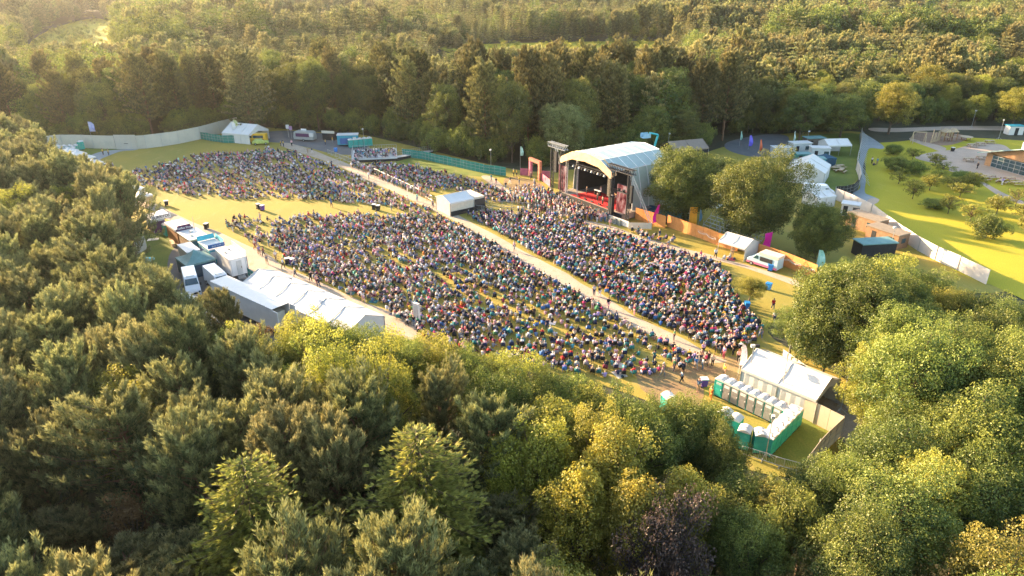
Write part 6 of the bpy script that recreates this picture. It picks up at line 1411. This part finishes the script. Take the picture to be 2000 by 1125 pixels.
# ---- where the crowd sits: zones on the ground given by photo pixels, people per square metre, share on chairs / standing
Z = [
 ('upper', [(300,338),(330,318),(380,305),(420,300),(470,302),(520,292),(560,292),(590,304),(630,318),(680,338),(730,362),(770,380),(820,404),(850,414),(800,414),(740,402),(680,397),(600,392),(520,386),(470,392),(420,385),(370,372),(330,368)], .72, .15, .04, 'in the far crowd'),
 ('thin', [(245,345),(270,332),(300,325),(335,318),(370,345),(400,390),(350,382),(300,368),(262,360)],   .34, .1, .06, 'in the thin crowd at far left'),
 ('mid', [(655,318),(700,325),(740,322),(800,325),(850,338),(900,350),(950,362),(985,376),(1000,398),(920,398),(890,372),(860,372),(820,382),(775,362),(735,345),(690,325)], .80, .3, .06, 'beyond the control tent'),
 ('front', [(985,384),(1010,372),(1045,372),(1075,382),(1110,398),(1150,416),(1190,430),(1180,436),(1140,432),(1095,420),(1045,402),(1000,398)], 1.5, 0, .97, 'standing'),
 ('front2', [(1000,398),(1045,402),(1095,420),(1145,438),(1140,446),(1060,432),(1000,424),(930,424),(935,416),(1000,418),(1042,410)], 1.0, .3, .35, 'near the stage lane'),
 ('barr', [(690,318),(735,338),(800,366),(845,388),(838,394),(795,374),(730,346),(688,327)], .9, 0, .95, 'by the path barriers'),
 ('right', [(915,422),(980,420),(1060,432),(1140,446),(1187,453),(1240,470),(1290,488),(1345,502),(1390,512),(1425,545),(1440,590),(1480,625),(1492,655),(1470,672),(1430,692),(1380,682),(1345,664),(1300,642),(1230,608),(1176,570),(1120,540),(1075,513),(1016,482),(960,450),(930,434)], 1.25, .7, .03, 'right of the diagonal path'),
 ('left', [(600,418),(640,425),(700,420),(760,428),(810,418),(850,420),(895,442),(940,466),(985,492),(1030,522),(1053,534),(1096,559),(1128,578),(1171,602),(1211,626),(1252,651),(1291,666),(1332,690),(1360,706),(1330,722),(1280,734),(1210,740),(1150,734),(1080,726),(1000,706),(900,688),(840,668),(790,632),(740,600),(690,580),(640,558),(600,540),(570,520),(545,496),(520,478),(540,450),(570,430)], .98, .5, .03, 'left of the diagonal path'),
 ('left2', [(440,436),(470,425),(520,430),(570,430),(540,450),(520,478),(490,470),(455,455)], .45, .2, .06, 'near the stalls'),
 ('strip', [(1225,452),(1262,456),(1310,466),(1325,478),(1300,480),(1250,466)], .75, .4, .1, 'by the timber fence'),
 ('queue', [(1290,722),(1310,708),(1350,694),(1395,684),(1440,696),(1450,706),(1400,718),(1345,728),(1300,742)], .55, 0, 1, 'in the queue near the toilets'),
 ('side', [(478,470),(500,470),(530,500),(560,512),(590,532),(640,555),(690,578),(720,592),(700,596),(640,574),(585,550),(540,530),(500,505)], .22, 0, 1, 'by the gravel track'),
 ('dirt', [(1275,745),(1295,725),(1370,735),(1376,760),(1330,790),(1290,785)], .12, 0, 1, 'on the dirt by the wood edge'),
 ('grass', [(1490,560),(1550,575),(1540,640),(1500,690),(1470,690),(1495,640),(1480,600)], .035, 0, .9, 'on the grass at the right'),
 ('plat', [(752,298),(790,295),(800,304),(765,312)], .0, .9, .05, 'on the viewing platform'),
 ('open', [(520,395),(820,412),(760,420),(560,420),(440,425),(400,410),(430,395)], .012, 0, .8, 'on the open yellow grass'),
 ('pathA', [(930,440),(985,469),(1037,498),(1107,534),(1176,575),(1266,630),(1343,666),(1372,700),(1291,662),(1211,622),(1128,574),(1053,530),(975,486)], .05, 0, 1, 'on the near diagonal path'),
 ('pathB', [(560,281),(640,307),(737,347),(812,382),(860,405),(850,412),(775,375),(675,329),(590,298)], .06, 0, 1, 'on the far diagonal path'),
 ('pathC', [(1100,412),(1200,445),(1300,476),(1350,492),(1400,505),(1460,522),(1449,524),(1350,501),(1237,470),(1145,438)], .05, 0, 1, 'on the path below the stage'),
 ('dusk', [(985,352),(1050,356),(1060,368),(1010,378),(960,362),(940,345)], .10, 0, 1, 'on the dirt near the arch'),
 ('bar', [(1405,508),(1450,515),(1460,506),(1420,497)], .25, .2, .7, 'inside the bar tent'),
]
people = []; grid = {}
def free(x, y, d):
    i, j = int(x//1), int(y//1)
    for a in range(i-1, i+2):
        for b in range(j-1, j+2):
            for (p, q) in grid.get((a, b), ()):
                if (p-x)**2+(q-y)**2 < d*d: return False
    return True
sd_dir = Vector((.82, .57))
for nm, px, dens, pch, pst, where in Z:
    poly = [tuple(G(*p)[:2]) for p in px]; xs = [p[0] for p in poly]; ys_ = [p[1] for p in poly]
    A_ = abs(sum(poly[i-1][0]*poly[i][1]-poly[i][0]*poly[i-1][1] for i in range(len(poly))))/2
    want = int(A_*dens); got = 0; tries = 0
    dm = .62 if dens > .9 else .7
    while got < want and tries < want*40:
        tries += 1; x = random.uniform(min(xs), max(xs)); y = random.uniform(min(ys_), max(ys_))
        if not inpoly(x, y, poly): continue
        if nm in ('left', 'upper', 'left2', 'mid', 'right'):
            # rows run across the view of the stage, with uneven gaps between groups
            u = x*.82+y*.57; v_ = -x*.57+y*.82; ro = math.sin(u*2*math.pi/2.3+math.sin(v_*.35)*1.4)
            gp = math.sin(x*.33+2)*math.sin(y*.41)+math.sin((x+y)*.19+1)
            pr = .66+.34*ro+(.26*gp if nm != 'right' else .10*gp)
            if random.random() > pr: continue
        if not free(x, y, dm): continue
        # people come in pairs and groups
        for g_ in range(random.choice((1, 2, 2, 3)) if pst < .9 else 1):
            if g_:
                x += -.57*.68*random.choice((1, -1))+random.uniform(-.08, .08); y += .82*.68*random.choice((1, -1))*0+random.uniform(-.1, .1)
                if not inpoly(x, y, poly) or not free(x, y, .5): continue
            grid.setdefault((int(x//1), int(y//1)), []).append((x, y)); got += 1
            rr_ = random.random(); pose = 'chair' if rr_ < pch else ('stand' if rr_ < pch+pst else 'ground')
            if pose == 'stand': pose = random.choice(('stand', 'stand', 'walk', 'arms'))
            if 'path' in nm or nm in ('open', 'side', 'grass', 'dirt', 'dusk'): pose = random.choice(('walk', 'stand', 'walk')) if pose != 'ground' else pose
            face = math.atan2(STAGE_C.y-y, STAGE_C.x-x)+random.gauss(0, .3)
            if nm in ('side', 'open', 'grass', 'dirt', 'queue', 'pathA', 'pathB', 'pathC', 'dusk', 'bar'): face = random.uniform(0, 6.28)
            people.append([x, y, 0., face, pose, where, nm])
print('people', len(people))
def appar(p):
    h = {'chair': 1.0, 'ground': .8}.get(p[4], 1.72); return h/math.hypot(p[0], p[1], CAMZ)
gs = [p for p in people if p[4] == 'ground' and appar(p) > .0055]; random.shuffle(gs)
for x, y, *_ in gs[:70]:
    c = random.choice(('red', 'teal', 'navy', 'cream', 'green', 'lilac', 'white', 'maroon'))
    t = thing('picnic_blanket', '%s picnic blanket spread on the grass under sitting people' % c, 'blanket', (x+random.uniform(-.3, .3), y+random.uniform(-.3, .3), .005), random.uniform(0, 3), '%s picnic blankets' % c); w_ = random.uniform(.6, .9)
    MB().box(-w_, w_, -w_*.8, w_*.8, 0, .03).build('cloth', CLOTH, t).color = (*DYE[c], 1)
    for k in range(random.choice((0, 1, 2))):
        a_ = random.uniform(0, 6.28); q = Vector((x+math.cos(a_)*.75, y+math.sin(a_)*.75, 0)); b_ = thing('rucksack', 'small dark bag lying on the grass beside a picnic blanket', 'bag', q, a_, 'bags beside the picnic blankets')
        MB().ball((0, 0, .17), .18, 8, 5, 1.0).build('bag_body', NAVY, b_, True); MB().box(.12, .2, -.1, .1, .05, .25).build('pocket', DARK, b_)
people.sort(key=lambda p: -appar(p))
NIND = 258
# people one can name
def at(px, py, rot, pose, where, z=0., **k): q = G(px, py); return person(q.x, q.y, z, R(rot), pose, where, **k)
spec = [(202,303,0,'stand','yellow','black','left steward in a yellow hi-vis vest on the grass by the grey path'),(213,304,20,'stand','yellow','black','right steward in a yellow hi-vis vest on the grass by the grey path'),
 (549,286,0,'stand','yellow','black','left steward in a yellow vest at the head of the far diagonal path'),(554,287,40,'stand','yellow','navy','right steward in a yellow vest at the head of the far diagonal path'),(211,342,0,'stand','yellow','navy','person in a yellow top near the stalls at far left'),
 (189,322,90,'walk','black','black','person in black walking beside the far left grey path'),(222,330,0,'stand','grey','navy','person in grey with a child near the far left bin'),
 (636,284,0,'stand','yellow','navy','steward in a yellow vest at the dark yard edge near the blue bin'),(650,280,0,'stand','yellow','grey','steward in a yellow vest beside the teal cabin steps'),
 (1003,345,0,'stand','yellow','black','steward in a yellow vest at the dirt path, left of the group'),(1009,346,0,'stand','yellow','black','steward in a yellow vest at the dirt path, right of the group'),(916,330,0,'stand','cream','black','steward in a pale top at the teal netting fence'),
 (1037,350,200,'walk','black','black','person in black walking through the entry arch'),(1567,817,180,'stand','teal','black','x'),(1413,736,200,'stand','yellow','tan','person in a yellow vest standing near the head of the toilet row'),
 (1387,782,30,'stand','orange','orange','steward in full orange hi-vis beside the grey toilet doors'),(1908,330,190,'walk','black','black','person in black walking across the open plaza'),
 (1702,320,0,'stand','white','black','person in white standing on the shaded lawn, left of the three'),(1712,322,30,'stand','turquoise','tan','person in turquoise on the shaded lawn, right of the three'),(1706,323,30,'ground','navy','navy','person crouching on the shaded lawn, middle of the three'),
 (1567,757,200,'stand','turquoise','black','person in turquoise leaning on the barrier behind the entrance marquee'),
 (1956,362,30,'stand','lilac','white','person in lilac by the picnic table at the lawn edge'),(1952,355,200,'ground','maroon','black','person in dark red seated at the lawn edge picnic table'),(1960,354,200,'ground','black','black','person in black seated at the lawn edge picnic table'),
 (444,445,0,'stand','grey','black','person in grey waiting alone by the stalls')]
for px, py, rot, pose, T, Lg, lb in spec:
    if lb != 'x': at(px, py, rot, pose, '', top=T, legs=Lg, label=lb)
for x, y_, pose, T, lb in ((-3.9, 1.6, 'arms', 'black', 'band member in black playing at the left of the stage floor'), (-2.0, 3.6, 'stand', 'white', 'band member in white behind the keyboards'), (.9, .2, 'arms', 'black', 'band member in black at the front left of the drum kit'), (3.1, -.4, 'stand', 'tan', 'singer standing at the front of the red stage floor'),
        (1.7, 4.0, 'chair', 'black', 'drummer seated behind the white drum kit'), (3.4, 2.2, 'arms', 'black', 'band member in black right of the drum kit'), (5.2, 1.8, 'arms', 'navy', 'band member at the right of the stage floor')):
    q = loc(x, y_); person(q[0], q[1], DECKZ+.015, ang-math.pi/2, pose, '', top=T, legs='black', label=lb)
plat = G(748, 306)
low = people[NIND:]; ind = people[:NIND]
for x, y, z, face, pose, where, nm in ind:
    e = person(x, y, z, face, pose, where)
    if pose == 'chair': fchair(x-.02, y, face, random.choice(('teal', 'blue', 'black', 'navy', 'black', 'teal', 'green', 'red')))
# the platform audience and tent drinkers join the far crowd
for i in range(74):
    r_ = i % 4; k = i//4; lx = -2.5+k*.62-4; ly = -3.8+r_*1.7; q = Matrix.Rotation(R(10), 4, 'Z') @ Vector((lx, ly, 0))
    if random.random() < .8 and lx < 3: low.append([plat.x+q.x, plat.y+q.y, .8, math.atan2(STAGE_C.y-plat.y, STAGE_C.x-plat.x)+random.gauss(0, .2), 'chair' if random.random() < .9 else 'stand', '', 'plat'])
# ---- the rest of the crowd: one mesh with the dye stored per face
def seg(a, b, r1, r2, n, c, out):
    a = np.array(a, float); b = np.array(b, float); d = b-a; L_ = np.linalg.norm(d); d = d/max(L_, 1e-6)
    u = np.cross(d, [0, 0, 1.]) if abs(d[2]) < .9 else np.cross(d, [1., 0, 0]); u /= np.linalg.norm(u); w_ = np.cross(d, u)
    base = sum(len(v) for v, _, _ in out); t = 2*np.pi*np.arange(n)/n; ring = np.cos(t)[:, None]*u+np.sin(t)[:, None]*w_
    V = np.concatenate([a+ring*r1, b+ring*r2]); q = [(base+k, base+(k+1) % n, base+n+(k+1) % n, base+n+k) for k in range(n)]
    if n == 4: q += [(base, base+3, base+2, base+1), (base+4, base+5, base+6, base+7)]
    else: q += [(base+n, base+n+1, base+n+2, base+n+3)]+([(base+n, base+n+3, base+n+4, base+n+5)] if n == 6 else [])
    out.append((V, q, [c]*len(q)))
def template(pose):
    J = joints(pose); out = []; g_ = lambda k: tuple(J[k])
    seg(J['pel'], J['che'], .15, .19, 6, 0, out); seg(J['che'], J['nec'], .19, .07, 6, 0, out)
    for k in 'lr':
        seg(J['sho'+k], J['elb'+k], .07, .05, 4, 0, out); seg(J['elb'+k], J['pal'+k], .045, .035, 4, 2, out)
        seg(J['hip'+k], J['kne'+k], .10, .075, 4, 1, out); seg(J['kne'+k], J['ank'+k], .07, .05, 4, 1, out); seg(J['ank'+k], J['toe'+k], .045, .04, 4, 2, out)
    h = J['hd']
    seg(h+Vector((.02, 0, -.09)), h+Vector((.02, 0, .0)), .06, .10, 6, 2, out); seg(h+Vector((.01, 0, .0)), h+Vector((.005, 0, .085)), .105, .06, 6, 3, out); seg(h+Vector((-.06, 0, -.08)), h+Vector((-.04, 0, .05)), .06, .085, 6, 3, out)
    V = np.concatenate([o[0] for o in out]); Fq = np.array([f for o in out for f in o[1]]); C = np.array([c for o in out for c in o[2]]); return V, Fq, C
TP = {p: template(p) for p in ('stand', 'walk', 'arms', 'chair', 'ground')}
def box_t(x0, x1, y0, y1, z0, z1, b):
    V = [(x0,y0,z0),(x1,y0,z0),(x1,y1,z0),(x0,y1,z0),(x0,y0,z1),(x1,y0,z1),(x1,y1,z1),(x0,y1,z1)]; F_ = [(0,3,2,1),(4,5,6,7),(0,1,5,4),(1,2,6,5),(2,3,7,6),(3,0,4,7)]; return V, [tuple(i+b for i in f) for f in F_]
cv = []; cf = []
for bx_ in ((-.25, .27, -.27, .27, .40, .44), (-.33, -.28, -.27, .27, .42, .90), (-.25, -.22, -.27, -.24, 0, .4), (-.25, -.22, .24, .27, 0, .4), (.24, .27, -.27, -.24, 0, .4), (.24, .27, .24, .27, 0, .4)):
    v_, f_ = box_t(*bx_, len(cv)); cv += v_; cf += f_
CHT = (np.array(cv), np.array(cf))
VV = []; FF = []; CC = []; nv = 0; V2 = []; F2 = []; C2 = []; nv2 = 0
for x, y, z, face, pose, where, nm in low:
    V, Fq, C = TP[pose]; c, s = math.cos(face), math.sin(face); k = random.uniform(.92, 1.06); Rm = np.array([[c, s, 0], [-s, c, 0], [0, 0, 1]])*k
    VV.append(V@Rm+np.array([x, y, z])); FF.append(Fq+nv); nv += len(V)
    pal = np.array([jit(DYE[random.choice(TOPS)], .25), jit(DYE[random.choice(LEGS)], .25), jit((.56, .34, .25), .3), jit(HAIR[random.choice(HK)], .3)]); CC.append(pal[C])
    if pose == 'chair':
        V, Fq = CHT; V2.append(V@Rm+np.array([x, y, z])); F2.append(Fq+nv2); nv2 += len(V); C2.append(np.repeat(np.array([jit(DYE[random.choice(['black']*6+['navy']*5+['green', 'teal', 'grey', 'grey', 'teal', 'blue', 'maroon'])], .2)]), len(Fq), 0))
def attr_mat(name):
    m = bpy.data.materials.new(name); m.use_nodes = True; n = m.node_tree; b = n.nodes['Principled BSDF']; a_ = n.nodes.new('ShaderNodeAttribute'); a_.attribute_name = 'dye'
    n.links.new(a_.outputs['Color'], b.inputs['Base Color']); b.inputs['Roughness'].default_value = .8; b.inputs['Specular IOR Level'].default_value = .25; return m
def big_mesh(name, VV, FF, CC, m):
    V = np.concatenate(VV).astype(np.float32); Fq = np.concatenate(FF).astype(np.int32); C = np.concatenate(CC); n = len(Fq)
    me = bpy.data.meshes.new(name); me.vertices.add(len(V)); me.vertices.foreach_set('co', V.ravel()); me.loops.add(n*4); me.loops.foreach_set('vertex_index', Fq.ravel())
    me.polygons.add(n); me.polygons.foreach_set('loop_start', np.arange(0, n*4, 4, dtype=np.int32)); me.update(calc_edges=True)
    at_ = me.attributes.new('dye', 'FLOAT_COLOR', 'FACE'); at_.data.foreach_set('color', np.concatenate([C, np.ones((n, 1))], 1).astype(np.float32).ravel()); me.materials.append(m)
    o = bpy.data.objects.new(name, me); COL.objects.link(o); return o
o = big_mesh('seated_crowd', VV, FF, CC, attr_mat('crowd_clothes')); tag(o, 'dense concert crowd sitting and standing on the field, facing the stage', 'crowd', kind='stuff')
o = big_mesh('crowd_chairs', V2, F2, C2, attr_mat('chair_cloth')); tag(o, 'folding camp chairs under the far part of the seated crowd', 'folding chairs', kind='stuff')
